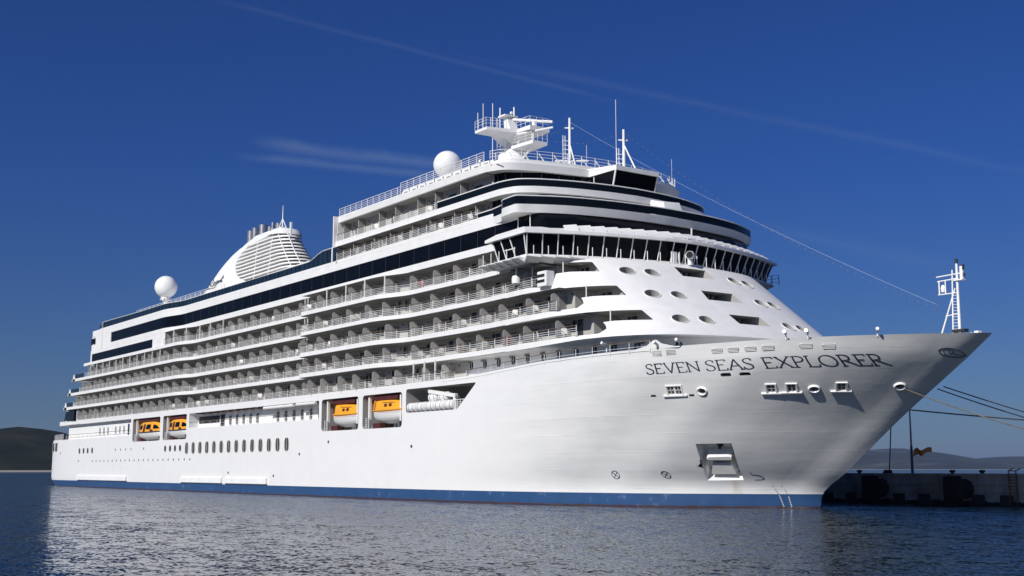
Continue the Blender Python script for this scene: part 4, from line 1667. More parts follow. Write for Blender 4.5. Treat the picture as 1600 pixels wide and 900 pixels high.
FUN = funnel_shell()
core = MB()
for za, zb in zip([36.2, 38, 40, 42], [38, 40, 42, 44.3]):
    P0 = fun_outline(za, 72, -0.7)
    P1 = fun_outline(zb, 72, -0.7)
    loftz(core, P0, za, P1, zb)
core.build('louvre_core', 'dark', FUN)
for i in range(11):
    z = 36.9 + i * 0.68
    P0 = fun_outline(z, xl(z + 0.1) - 0.1)
    P1 = fun_outline(z + 0.26, xl(z + 0.1) - 0.1, 0.05)
    loftz(MB(), P0, z, P1, z + 0.26).build('louvre', 'white', FUN)
st_ = MB()
for x in (80.0, 86.2):
    for za, zb in ((36.8, 40.5), (40.5, 44.4)):
        ya = -(3.6 - 0.085 * (za - 33)) - 0.03
        yb = -(3.6 - 0.085 * (zb - 33)) - 0.03
        st_.tube((x, ya + .12, za), (x + 0.3, yb + .12, zb), 0.08, 5)
for a in (-0.9, -0.35):
    for za, zb in ((36.8, 40.5), (40.5, 44.4)):
        pa, pb = fun_right(za) - 4.2 + 4.2 * cos(a), fun_right(zb) - 4.2 + 4.2 * cos(a)
        st_.tube((pa, (3.6 - 0.085 * (za - 33)) * sin(a), za), (pb, (3.6 - 0.085 * (zb - 33)) * sin(a), zb), 0.09, 5)
st_.build('louvre_strut', 'white', FUN)
MB().lathe((86.0, 0, 44.3), [(3.1, 0), (2.7, 0.8), (2.2, 1.1), (1.2, 1.3), (0.3, 1.35)], 20).build('funnel_cap', 'white', FUN, smooth=True)
for (x, y, r, h) in ((73.8, -1.2, 0.75, 2.3), (76.6, -1.6, 0.62, 2.4), (78.2, 0.6, 0.62, 2.6), (79.6, -1.4, 0.8, 2.5), (82.0, -0.6, 0.3, 2.7), (83.4, -1.2, 0.5, 1.3), (85.4, -1.0, 0.62, 1.9), (76.0, 1.4, 0.7, 2.3)):
    MB().lathe((x, y, 44.7), [(r, 0), (r, h), (r * 0.85, h), (r * 0.85, h - 0.4)], 14).build('exhaust_pipe', 'steel', FUN, smooth=True)
am = MB().tube((87.0, -1, 45.2), (87.0, -1, 49.6), 0.16, 6, 0.05).tube((86.0, -1.4, 45.2), (87, -1, 47.2), 0.09, 5).tube((88.0, -0.6, 45.2), (87, -1, 47.2), 0.09, 5)
am.box(86.6, 87.4, -1.4, -0.6, 45.2, 45.7)
MB().box(90.4, 90.8, -1.2, -0.9, 43.6, 46.0).build('vent_pipe', 'white', FUN)
am.build('funnel_mast', 'white', FUN)


# broad-nib pen: draws strokes as flat quads mapped onto a surface
def pen(mb, strokes, place, thick, thin, nib=20, closed=False):
    for pts in strokes:
        P = [Vector((*p, 0)) for p in pts]
        # refine
        R = [P[0]]
        for a, b in zip(P, P[1:]):
            k = max(1, int((b - a).length / 0.12))
            for i in range(1, k + 1):
                R.append(a.lerp(b, i / k))
        offs = []
        for i, p in enumerate(R):
            a = R[max(0, i - 1)]
            b = R[min(len(R) - 1, i + 1)]
            d = (b - a).normalized()
            n_ = Vector((-d.y, d.x, 0))
            th = atan2(d.y, d.x)
            w_ = thin + (thick - thin) * abs(sin(th - radians(nib)))
            offs.append((p + n_ * w_ / 2, p - n_ * w_ / 2))
        vs, fs = [], []
        for a, b in offs:
            for h_ in (0, 1):
                vs += [place(a.x, a.y, h_), place(b.x, b.y, h_)]
        for i in range(len(offs) - 1):
            a, b = 4 * i, 4 * i + 4
            fs += [(a + 2, a + 3, b + 3, b + 2), (a, b, b + 2, a + 2), (a + 1, a + 3, b + 3, b + 1)]
        mb.add(vs, fs)


def arc(cx, cy, rx_, ry_, a0, a1, n=14):
    return [(cx + rx_ * cos(radians(a0 + (a1 - a0) * i / n)), cy + ry_ * sin(radians(a0 + (a1 - a0) * i / n))) for i in range(n + 1)]


GLY = {
    'E': (0.74, [[(.14, 0), (.14, 1)], [(.02, 1), (.62, 1), (.64, .86)], [(.14, .53), (.5, .53)], [(.02, 0), (.66, 0), (.7, .17)]]),
    'V': (0.92, [[(.1, 1), (.46, .0)], [(.46, 0), (.8, 1)], [(.0, 1), (.22, 1)], [(.68, 1), (.92, 1)]]),
    'N': (1.0, [[(.14, 0), (.14, 1)], [(.1, 1), (.84, .02)], [(.84, 0), (.84, 1)], [(.02, 0), (.27, 0)], [(.72, 1), (.97, 1)], [(.02, 1), (.14, 1)]]),
    'A': (0.94, [[(.1, 0), (.46, 1)], [(.45, 1), (.84, 0)], [(.24, .36), (.66, .36)], [(0, 0), (.22, 0)], [(.72, 0), (.97, 0)]]),
    'X': (0.92, [[(.1, 1), (.8, 0)], [(.1, 0), (.78, 1)], [(0, 1), (.22, 1)], [(.66, 1), (.9, 1)], [(0, 0), (.22, 0)], [(.68, 0), (.93, 0)]]),
    'P': (0.72, [[(.14, 0), (.14, 1)], [(.02, 1), (.3, 1)] + arc(.3, .74, .34, .26, 90, -90) + [(.14, .48)], [(.02, 0), (.28, 0)]]),
    'L': (0.72, [[(.14, 0), (.14, 1)], [(.02, 1), (.28, 1)], [(.02, 0), (.62, 0), (.67, .2)]]),
    'O': (1.06, [arc(.5, .5, .45, .5, 90, 450, 30)]),
    'R': (0.86, [[(.14, 0), (.14, 1)], [(.02, 1), (.3, 1)] + arc(.3, .75, .32, .25, 90, -90) + [(.14, .5)], [(.34, .5), (.84, 0), (.92, 0)], [(.02, 0), (.28, 0)]]),
    'S': (0.68, [[(.56, .80), (.55, .93), (.42, 1.0), (.28, 1.01), (.14, .94), (.08, .8), (.12, .66), (.26, .56), (.44, .46), (.57, .34), (.58, .2), (.5, .06), (.34, -.01), (.18, .0), (.06, .08), (.04, .22)]]),
}
# arc length along the hull at the height of the name
NZ = 12.72
tabx = frange(196, 221, 0.1)
tabs = [0.0]
for a, b in zip(tabx, tabx[1:]):
    tabs.append(tabs[-1] + hypot(b - a, half(b, NZ) - half(a, NZ)))


def x_at(s):
    i = 0
    while i < len(tabs) - 2 and tabs[i + 1] < s:
        i += 1
    return tabx[i] + (tabx[i + 1] - tabx[i]) * (s - tabs[i]) / (tabs[i + 1] - tabs[i])


def s_at(x):
    i = min(range(len(tabx)), key=lambda j: abs(tabx[j] - x))
    return tabs[i]


name_mb = MB()
for word, xa, xb in (('SEVEN', 198.27, 203.82), ('SEAS', 204.32, 208.77), ('EXPLORER', 209.5, 217.92)):
    tw = sum(GLY[ch][0] for ch in word)
    sa, sb = s_at(xa), s_at(xb)
    u = 0.0
    for ch in word:
        wch, strokes = GLY[ch]

        def place(a, b, h_, u=u, sa=sa, sb=sb, tw=tw):
            x = x_at(sa + (sb - sa) * (u + a) / tw)
            z = 12.28 + 0.88 * b
            fr = hull_frame(x, z)
            p = fr[0] + fr[3] * (0.004 + 0.012 * h_)
            return (p.x, p.y, p.z)
        pen(name_mb, strokes, place, 0.105, 0.045)
        u += wch
nb_ = name_mb.build('ship_name', 'navy', HULL)


def on_hull(cx, cz, k=1.0):
    fr = hull_frame(cx, cz)

    def place(a, b, h_):
        x = cx + a * k * fr[1].x
        z = cz + b * k * fr[2].z
        f2 = hull_frame(x, z)
        p = f2[0] + f2[3] * (-0.02 + 0.04 * h_)
        return (p.x, p.y, p.z)
    return place


# company roundel near the stem: ring with a flowing R
lg = MB()
pl_ = on_hull(221.72, 13.2)
lgs = [[(0.98 * cos(2 * pi * i / 40), 0.56 * sin(2 * pi * i / 40)) for i in range(41)],
       [(0.89 * cos(2 * pi * i / 40), 0.49 * sin(2 * pi * i / 40)) for i in range(41)]]
pen(lg, lgs, pl_, 0.035, 0.028)
pen(lg, [[(-.12, -.3), (-.06, .1), (.02, .32)], [(-.55, .02), (-.5, .25), (-.2, .38), (.25, .36), (.42, .2), (.3, .04), (.02, -.02)], [(.05, -.02), (.22, -.2), (.5, -.3), (.62, -.22)],
         [(-.5, -.02), (-.62, -.14), (-.5, -.28), (-.3, -.22)]], pl_, 0.07, 0.03)
lg.build('roundel', 'navy', HULL)
# thruster marks, bulb mark, draught marks
tm = MB()
for (x, z) in ((190.98, 3.0), (195.94, 3.02)):
    p_ = on_hull(x, z, 0.42)
    pen(tm, [[(cos(2 * pi * i / 20), sin(2 * pi * i / 20)) for i in range(21)], [(-.7, -.7), (.7, .7)], [(-.7, .7), (.7, -.7)]], p_, 0.16, 0.13)
p_ = on_hull(202.85, 2.85, 0.62)
pen(tm, [[(-.35, .95), (-.5, .42), (.1, .4), (.62, .2), (.82, -.2), (.62, -.55), (.2, -.66), (-.75, -.7)]], p_, 0.12, 0.09)
tm.build('hull_mark', 'navy', HULL)
dm, dmd = MB(), MB()
for (xa, xb) in ((203.55, 203.95), (204.1, 204.4)):
    for i in range(12):
        z = 0.12 + i * 0.17
        fr = hull_frame(xa + (xb - xa) * (0.5 - z / 2), z)
        (dm if z < 1.24 else dmd).fbox(fr, -0.05, 0.05, -0.035, 0.035, -0.05, 0.035)
dm.build('draught_mark', 'white', HULL)
dmd.build('draught_mark', 'letter_grey', HULL)
# fine panel lines on the shoulder
for (x, z) in ((199.86, 14.06), (201.35, 14.09)):
    fr = hull_frame(x, z)
    f_ = MB()
    for i in range(4):
        f_.fbox(fr, -0.52, 0.52, -0.2 + i * 0.13, -0.2 + i * 0.13 + 0.05, 0.0, 0.02)
    f_.build('vent', 'wall', HULL)
for (x, z) in ((205.8, 13.98), (207.35, 13.96), (208.91, 13.95), (210.43, 13.95), (213.29, 13.97), (214.9, 13.86)):
    fr = hull_frame(x, z)
    f_ = MB().fprism(fr, rrect(-0.56, 0.56, -0.24, 0.24, 0.2, 4), 0.0, 0.015).build('vent', 'charcoal', HULL)
    q = MB()
    for i in range(4):
        q.fbox(fr, -0.52, 0.52, -0.19 + i * 0.12, -0.19 + i * 0.12 + 0.06, 0.0, 0.05)
    q.build('louvre', 'white', f_)
for x, z in FAIR:
    fr = hull_frame(x, z)
    a, b2 = oval(0, 0, 0.55, 0.43, 20), oval(0, 0, 0.36, 0.27, 20)
    o, U, V, N = fr
    vs, fs = [], []
    for L, w_ in ((a, -0.02), (a, 0.07), ([((p[0] + q[0]) / 2, (p[1] + q[1]) / 2) for p, q in zip(a, b2)], 0.16), (b2, 0.06), (b2, -0.05)):
        vs += [o + U * p[0] + V * p[1] + N * w_ for p in L]
    n = 20
    for j in range(4):
        for i in range(n):
            fs.append((j * n + i, j * n + (i + 1) % n, (j + 1) * n + (i + 1) % n, (j + 1) * n + i))
    r_ = MB().add(vs, fs).build('fairlead', 'white_gloss', HULL, smooth=True, angle=60)
    MB().fprism(fr, oval(0, 0, 0.34, 0.25, 16), -0.85, -0.8).build('fairlead_hole', 'dark', r_)
for xs_b, z in (((200.08, 200.83), 10.71), ((208.94,), 10.58), ((210.46,), 10.59), ((213.77,), 10.62)):
    xm = sum(xs_b) / len(xs_b)
    fr = hull_frame(xm, z)
    hw = 0.5 if len(xs_b) == 1 else 0.85
    s_ = MB().fbox(fr, -hw - 0.45, hw + 0.35, -0.56, -0.44, -0.05, 0.16)
    s_.fbox(fr, -hw, -hw + 0.12, -0.42, 0.52, -0.05, 0.12)
    s_.fbox(fr, hw - 0.12, hw, -0.42, 0.52, -0.05, 0.12)
    s_.fbox(fr, -hw, hw, 0.44, 0.54, -0.05, 0.1)
    r_ = s_.build('mooring_port', 'white', HULL)
    d_ = MB()
    rl_ = MB()
    for x in xs_b:
        f2 = hull_frame(x, z)
        d_.fbox(f2, -0.28, 0.28, -0.34, 0.34, -0.55, -0.5)
        rl_.fbox(f2, -0.05, 0.05, -0.34, 0.34, -0.3, 0.02)
        rl_.fbox(f2, -0.28, 0.28, -0.04, 0.04, -0.25, 0.0)
    d_.build('port_hole', 'dark', r_)
    rl_.build('roller', 'wall', r_)
for x, z in ((205.92, 11.84), (207.62, 11.82)):
    MB().fbox(hull_frame(x, z), -0.5, 0.5, -0.19, 0.19, -0.48, -0.42).build('slot', 'dark', HULL)
for x, z in ((198.11, 10.28), (201.94, 10.2)):
    MB().fbox(hull_frame(x, z), -0.27, 0.27, -0.12, 0.12, -0.38, -0.1).build('slot', 'charcoal', HULL)

# anchor in its pocket
o, U, V, N = AFR
an = MB()
an.fprism(AFR, [(-1.15, 0.10), (1.15, 0.10), (1.15, 0.42), (0.9, 0.52), (-0.9, 0.45), (-1.15, 0.32)], -1.45, -0.15)
ANCHOR = an.build('anchor_shelf', 'white', HULL)
MB().fprism(AFR, [(-1.15, 0.02), (1.15, 0.0), (1.15, 0.10), (-1.15, 0.10)], -1.4, -0.17).build('shelf_edge', 'rust', ANCHOR)
MB().fprism(AFR, [(-1.0, -1.75), (1.35, -1.75), (1.0, -0.55), (0.3, -0.42), (-0.6, -0.42), (-0.75, -0.6)], -1.5, -0.35).build('anchor_fluke', 'white', ANCHOR)
MB().fprism(AFR, oval(0.05, 1.05, 0.32, 0.32, 14), -1.5, -1.38).build('hawse_hole', 'dark', ANCHOR)
MB().tube(o + U * 0.05 + V * 1.1 - N * 1.5, o + U * 0.05 + V * 0.9 - N * 0.9, 0.16, 8).build('anchor_shank', 'iron', ANCHOR)
MB().fbox(AFR, -0.06, 0.06, 1.3, 1.62, -1.5, -1.36).build('rust_streak', 'rust', ANCHOR)

# floodlights along the bulwark
for (x, dz) in ((193.9, 0.55), (200.1, 0.15), (202.4, 0.25), (212.05, 0.3), (213.66, 0.3), (218.33, 0.25)):
    fr = hull_frame(x, 14.6)
    o, U, V, N = fr
    out = Vector((N.x, N.y, 0)).normalized()
    b0 = Vector((o.x, o.y, 14.55))
    tip = b0 + out * 0.42 + Vector((0, 0, 0.25 + dz))
    m_ = MB().tube(b0, b0 + Vector((0, 0, dz)), 0.06, 5).tube(b0 + Vector((0, 0, dz)), tip, 0.055, 5)
    fl = m_.build('floodlight', 'white', HULL)
    a = tip - out * 0.3
    h_ = MB().tube(a - V * 0.05, tip + out * 0.25 + V * 0.12, 0.12, 8, 0.15)
    h_.build('lamp_head', 'white_gloss', fl)

# ------------------------------------------------------------------ domes, masts
def radome(x, y, z, r, base, wide, parent=SHIP):
    b_ = MB().sphere((x, y, z), r, 24)
    d_ = b_.build('radome', 'white_gloss', parent, smooth=True, angle=60)
    MB().lathe((x, y, base), [(0.5, 0), (0.38, 0.3), (0.34, z - r - base - 0.9), (wide * 0.8, z - r - base - 0.5), (wide, z - r - base - 0.45), (wide, z - r - base), (wide * 0.8, z - r - base + 0.35)], 16).build('pedestal', 'white', d_, smooth=True)
    q = MB()
    for i in range(10):
        a = 2 * pi * i / 10
        q.box(x + wide * cos(a) - .1, x + wide * cos(a) + .1, y + wide * sin(a) - .1, y + wide * sin(a) + .1, z - r - 0.38, z - r - 0.1)
    q.build('access_hatch', 'wall', d_)


radome(48.5, -8, 39.1, 2.2, 31.5, 0.95)
radome(155.9, -10, 41.55, 1.78, 37.8, 1.0)
MB().lathe((152.6, -11.5, 37.8), [(0.25, 0), (0.25, 0.9), (0.4, 1.0), (0.42, 1.4), (0.2, 1.7)], 10).build('radome', 'white_gloss', SHIP, smooth=True)

MAST = MB().lathe((156.0, 0, 37.9), [(2.3, 0), (2.1, 5.2), (1.85, 6.4), (1.3, 7.5), (0.95, 8.3), (0.8, 8.9)], 18).build('radar_mast', 'white', SHIP, smooth=True, angle=30)
m_ = MB()
m_.add([(154.9, -5.2, 46.6), (157.6, -5.2, 46.6), (158.4, -1, 46.6), (160.6, -0.5, 46.7), (160.6, 2.6, 46.7), (155, 2.6, 46.6),
        (154.9, -5.2, 46.95), (157.6, -5.2, 46.95), (158.4, -1, 47.05), (160.6, -0.5, 47.25), (160.6, 2.6, 47.25), (155, 2.6, 47.0)],
       [(0, 5, 4, 3, 2, 1), (6, 7, 8, 9, 10, 11), (0, 1, 7, 6), (1, 2, 8, 7), (2, 3, 9, 8), (3, 4, 10, 9), (4, 5, 11, 10), (5, 0, 6, 11)])
m_.build('mast_platform', 'white', MAST)
m_ = MB()
m_.add([(154.9, -0.9, 45.5), (157.0, -0.9, 45.5), (157.8, 1.0, 45.3), (155, 1.0, 45.3), (155.2, -3.0, 46.6), (157.2, -3.0, 46.6), (159.6, 1.6, 46.7), (155, 1.6, 46.6)],
       [(0, 3, 2, 1), (4, 5, 6, 7), (0, 1, 5, 4), (1, 2, 6, 5), (2, 3, 7, 6), (3, 0, 4, 7)])
m_.build('platform_bracket', 'white', MAST)
m_ = MB().add([(155.0, -0.6, 47), (156.6, -0.6, 47), (156.6, 0.9, 47), (155.0, 0.9, 47), (154.6, -0.5, 49.6), (155.4, -0.5, 49.6), (155.4, 0.5, 49.6), (154.6, 0.5, 49.6)],
              [(0, 3, 2, 1), (4, 5, 6, 7), (0, 1, 5, 4), (1, 2, 6, 5), (2, 3, 7, 6), (3, 0, 4, 7)])
m_.box(154.2, 155.8, -1.1, 1.0, 49.55, 49.75)
m_.tube((154.4, -0.9, 49.7), (154.4, -0.9, 50.9), 0.1, 6).tube((155.2, 0.8, 49.7), (155.2, 0.8, 51.1), 0.12, 6).sphere((155.0, 0.5, 50.3), 0.22, 8)
m_.build('upper_column', 'white', MAST)
SCN = MB().tube((155.3, 0.2, 49.3), (160.9, 2.9, 48.1), 0.19, 8).build('radar_scanner', 'white_gloss', MAST)
MB().tube((158.6, 1.6, 47.2), (158.6, 1.6, 48.5), 0.32, 8).build('scanner_motor', 'white', SCN)
m_ = MB().add([(157.4, -1.2, 44.6), (161.6, -0.8, 44.6), (161.6, 1.5, 44.6), (157.4, 1.7, 44.6), (157.4, -1.2, 45.0), (161.6, -0.8, 45.0), (161.6, 1.5, 45.0), (157.4, 1.7, 45.0)],
              [(0, 3, 2, 1), (4, 5, 6, 7), (0, 1, 5, 4), (1, 2, 6, 5), (2, 3, 7, 6), (3, 0, 4, 7)])
m_.tube((157.6, 0, 43.0), (160.8, 0, 44.7), 0.15, 5)
LP = m_.build('lower_platform', 'white', MAST)
MB().tube((160.3, 0.2, 45.0), (160.3, 0.2, 46.4), 0.2, 6).tube((158.6, -1.2, 46.3), (162.3, 1.9, 46.9), 0.14, 6).build('small_radar', 'white_gloss', LP)
rm = MB()
rail_p = [(154.9, -5.2, 47), (157.5, -5.2, 47), (158.3, -1, 47.1), (160.6, -0.5, 47.25), (160.6, 2.6, 47.25)]
for dz in (0.45, 0.85, 1.2):
    rm.path([(x, y, z + dz) for x, y, z in rail_p], 0.022, 4)
for a, b in zip(rail_p, rail_p[1:]):
    for t in (0, 0.33, 0.66):
        p = Vector(a).lerp(Vector(b), t)
        rm.tube(p, p + Vector((0, 0, 1.2)), 0.03, 4)
rail_q = [(157.6, -1.2, 45), (161.6, -0.8, 45), (161.6, 1.5, 45)]
for dz in (0.4, 0.8, 1.15):
    rm.path([(x, y, z + dz) for x, y, z in rail_q], 0.02, 4)
for a, b in zip(rail_q, rail_q[1:]):
    for t in (0, 0.33, 0.66, 1):
        p = Vector(a).lerp(Vector(b), t)
        rm.tube(p, p + Vector((0, 0, 1.15)), 0.028, 4)
rm.build('mast_rail', 'rail', MAST)
rm = MB()
for (x, y, z, h) in ((155.1, -4.9, 47, 2.4), (155.6, -4.4, 47, 3.6), (155.6, -3.2, 47, 1.9), (155.9, -2.0, 47, 1.9)):
    rm.tube((x, y, z), (x, y, z + h), 0.055, 4)
rm.tube((152.8, -1.0, 38), (152.8, -1.0, 51.9), 0.06, 5).tube((160.4, 0.9, 47.2), (160.4, 0.9, 46.0), 0.08, 5)
rm.tube((158.4, -0.8, 45.0), (156.9, 0, 47), 0.06, 4).tube((157.0, -2.0, 46.6), (156.2, -1.2, 43.6), 0.14, 5).tube((158.6, 1, 46.6), (157, 0.8, 43.6), 0.14, 5)
rm.build('mast_aerial', 'white', MAST)
lad = MB()
for s in (-1.3, -0.8):
    lad.tube((154.3, s, 43.0), (154.3, s, 49.4), 0.04, 4)
for i in range(18):
    lad.tube((154.3, -1.3, 43.2 + i * 0.35), (154.3, -0.8, 43.2 + i * 0.35), 0.03, 4)
lad.build('mast_ladder', 'rail', MAST)


def pole_mast(x, top, name, yard):
    m_ = MB().tube((x, 0, 37.6), (x, 0, top), 0.2, 8, 0.14).tube((x + 1.4, 0.6, 37.6), (x + 0.1, 0, top - (top - 38) * 0.42), 0.09, 6)
    m_.tube((x - 0.5, -0.4, top - 1.2), (x + 0.1, 0.5, top - 1.25), 0.1, 5)
    if yard:
        m_.tube((x - 1.2, -1.4, 41.0), (x + 1.3, 1.9, 41.0), 0.11, 5)
    o = m_.build(name, 'white', SHIP)
    l_ = MB()
    for s in (0, 0.42):
        l_.tube((x - 0.45, -0.7 + s * 0.8, 37.8), (x - 0.45, -0.7 + s * 0.8, top - 2.2), 0.05, 4)
    for i in range(int((top - 40) / 0.55)):
        l_.tube((x - 0.45, -0.7, 38.0 + i * 0.55), (x - 0.1, -0.1, 38.0 + i * 0.55), 0.04, 4)
        l_.tube((x - 0.45, -0.7, 38.0 + i * 0.55), (x - 0.45, -0.36, 38.0 + i * 0.55), 0.04, 4)
    l_.build('mast_ladder', 'rail', o)
    return o


M1 = pole_mast(168.2, 46.4, 'pole_mast', True)
M2 = pole_mast(178.4, 42.6, 'pole_mast', False)
MB().tube((177.4, -0.3, 37.5), (177.4, -0.3, 46.4), 0.035, 4).tube((174.0, -2, 38.2), (174.0, -2, 41.4), 0.025, 4).build('whip_aerial', 'rail', M2)
# bow mast
m_ = MB().tube((221.75, 0, 14.4), (221.75, 0, 20.9), 0.13, 8, 0.10).tube((219.75, 0, 14.5), (221.5, 0, 18.8), 0.07, 6).tube((221.1, -0.05, 14.5), (221.3, 0, 20.4), 0.07, 5)
m_.tube((220.45, 0, 16.5), (221.7, 0, 16.6), 0.05, 5).tube((219.9, -0.3, 19.9), (222.3, 0.1, 20.05), 0.06, 5).tube((220.0, -0.3, 19.5), (221.7, 0, 19.6), 0.06, 5).tube((220.0, -0.3, 18.35), (221.6, 0, 18.4), 0.05, 5)
m_.tube((220.15, -0.3, 18.35), (220.15, -0.3, 19.5), 0.07, 5).tube((220.7, -0.2, 18.35), (220.7, -0.2, 19.5), 0.06, 5)
BM = m_.build('bow_mast', 'white', SHIP)
MB().lathe((220.5, -0.25, 18.55), [(0.16, 0), (0.2, 0.3), (0.12, 0.6)], 8).build('bell', 'white_gloss', BM)
MB().tube((221.75, 0, 20.9), (221.75, 0, 21.3), 0.13, 8).tube((222.3, 0.05, 20.3), (222.3, 0.05, 20.75), 0.14, 8).tube((222.4, 0.05, 19.7), (222.4, 0.05, 20.0), 0.1, 8).box(221.2, 222.4, -0.3, 0.3, 15.0, 15.25).build('navigation_lamp', 'dark', BM)
MB().tube((222.2, 0.02, 19.5), (222.2, 0.02, 20.6), 0.17, 8).box(221.5, 222.4, -0.25, 0.25, 19.4, 19.5).build('lamp_bracket', 'white', BM)
l_ = MB()
for i in range(14):
    l_.tube((221.15, -0.04, 14.8 + i * 0.26), (221.7, -0.02, 14.8 + i * 0.26), 0.02, 4)
l_.build('mast_ladder', 'rail', BM)
bits = MB().box(223.3, 223.7, -0.3, 0.2, 14.6, 14.95).box(222.9, 223.1, -0.3, -0.1, 14.6, 14.85).box(220.9, 222.4, -0.5, 0.5, 14.55, 14.8).tube((217.8, -2, 14.6), (218.4, -2.1, 14.9), 0.04, 4)
bits.build('deck_fitting', 'white', BM)


def sag(a, b, drop, n=40):
    a, b = Vector(a), Vector(b)
    return [a.lerp(b, i / n) - Vector((0, 0, drop * 4 * (i / n) * (1 - i / n))) for i in range(n + 1)]


ST = MB().path(sag((168.2, 0, 45.9), (219.6, 0, 17.6), 0.8), 0.0065, 4).build('forestay', 'rail', BM)
MB().path(sag((162, 1.2, 46.0), (168.2, 0, 45.8), 0.4, 10), 0.018, 4).path(sag((220.0, -0.3, 19.5), (219.3, -0.5, 14.7), 0, 4), 0.015, 4).build('stay_wire', 'letter_grey', BM)
LS = MB()
LSW = MB()
p1 = sag((162, 1.0, 45.2), (178.4, 0, 42.3), 0.9, 14)
p2 = sag((178.4, 0, 42.3), (220.2, 0, 16.9), 1.6, 50)
LSW.path(p1, 0.008, 4).path(p2, 0.008, 4)
for p in p1[2:-2] + p2[1:-1]:
    LS.sphere(p, 0.05, 6)
w_ = LSW.build('light_string', 'charcoal', BM)
tag(LS.build('string_bulb', 'lamp_lens', w_), kind='stuff')
MB().path(sag((90.6, -1, 45.5), (135.2, -2, 38.6), 0.8, 20), 0.02, 4).build('stay_wire', 'charcoal', FUN)

# script on the funnel side
fs_ = MB()


def on_funnel(a, b, h_):
    x = 58.9 + a * 3.9 + b * 1.0
    z = 37.55 + b * 2.1 + a * 0.05
    L = fun_left(z)
    t = min(1, max(0.0, (x - L) / 2.6))
    y = -(3.6 - 0.085 * (z - 33)) * (0.25 + 0.75 * sqrt(t))
    return (x, y - 0.02 - 0.06 * h_, z)


scr = [[(-.55, .15), (-.62, .45), (-.45, .8), (-.1, .98), (.22, .95), (.32, .78), (.2, .62), (-.05, .55)], [(-.02, 1.0), (-.12, .6), (-.2, .25), (-.34, .1)], [(-.02, .56), (.12, .38), (.3, .3), (.42, .4)],
       [(.42, .45), (.55, .52), (.55, .62), (.46, .62), (.42, .48), (.48, .34), (.62, .4)],
       [(.86, .62), (.74, .66), (.68, .52), (.74, .4), (.86, .5), (.9, .66), (.84, .3), (.74, .12), (.64, .16), (.72, .3), (.95, .42)],
       [(.95, .45), (1.06, .54), (1.06, .64), (.98, .62), (.95, .48), (1.0, .38), (1.12, .42)],
       [(1.14, .66), (1.14, .4), (1.2, .6), (1.28, .66), (1.3, .42), (1.4, .45)],
       [(1.46, 1.0), (1.42, .5), (1.48, .4), (1.6, .48)], [(1.32, .74), (1.64, .78)], [(-.3, .2), (.2, .12), (.7, .05)]]
pen(fs_, scr, on_funnel, 0.10, 0.045, nib=45)
fs_.build('funnel_script', 'letter_grey', FUN)

# ------------------------------------------------------------------ boats, rafts and davits in the hull recesses
for a, b in ((57.7, 72.0), (73.8, 84.8), (135.0, 145.0), (146.5, 156.0)):
    for x in (b - 0.9, a + 0.7):
        d_ = MB().box(x - 0.15, x + 0.15, -15.9, -15.6, 8.6, 12.6).box(x - 0.12, x + 0.12, -15.62, -12.2, 12.25, 12.55)
        D_ = d_.build('davit', 'white', HULL)
    for x in (a + 0.3, a + 0.9):
        MB().box(x, x + 0.12, -16.1, -16.0, 8.6, 9.9).build('ladder_stile', 'white', D_)
    MB().box(a + 2.2, b - 1.6, -15.9, -12.0, 12.0, 12.62).box(a + 1.6, a + 3.4, -15.8, -14.8, 8.62, 9.2).build('davit_beam', 'maroon', D_)
    q = MB()
    for z in (8.7, 8.95, 9.2, 9.45, 9.7):
        q.box(a + 0.35, a + 1.0, -16.12, -16.06, z, z + 0.05)
    q.box(b - 1.6, b - 0.4, -15.9, -15.6, 8.6, 9.3)
    q.build('davit_ladder', 'letter_grey', D_)


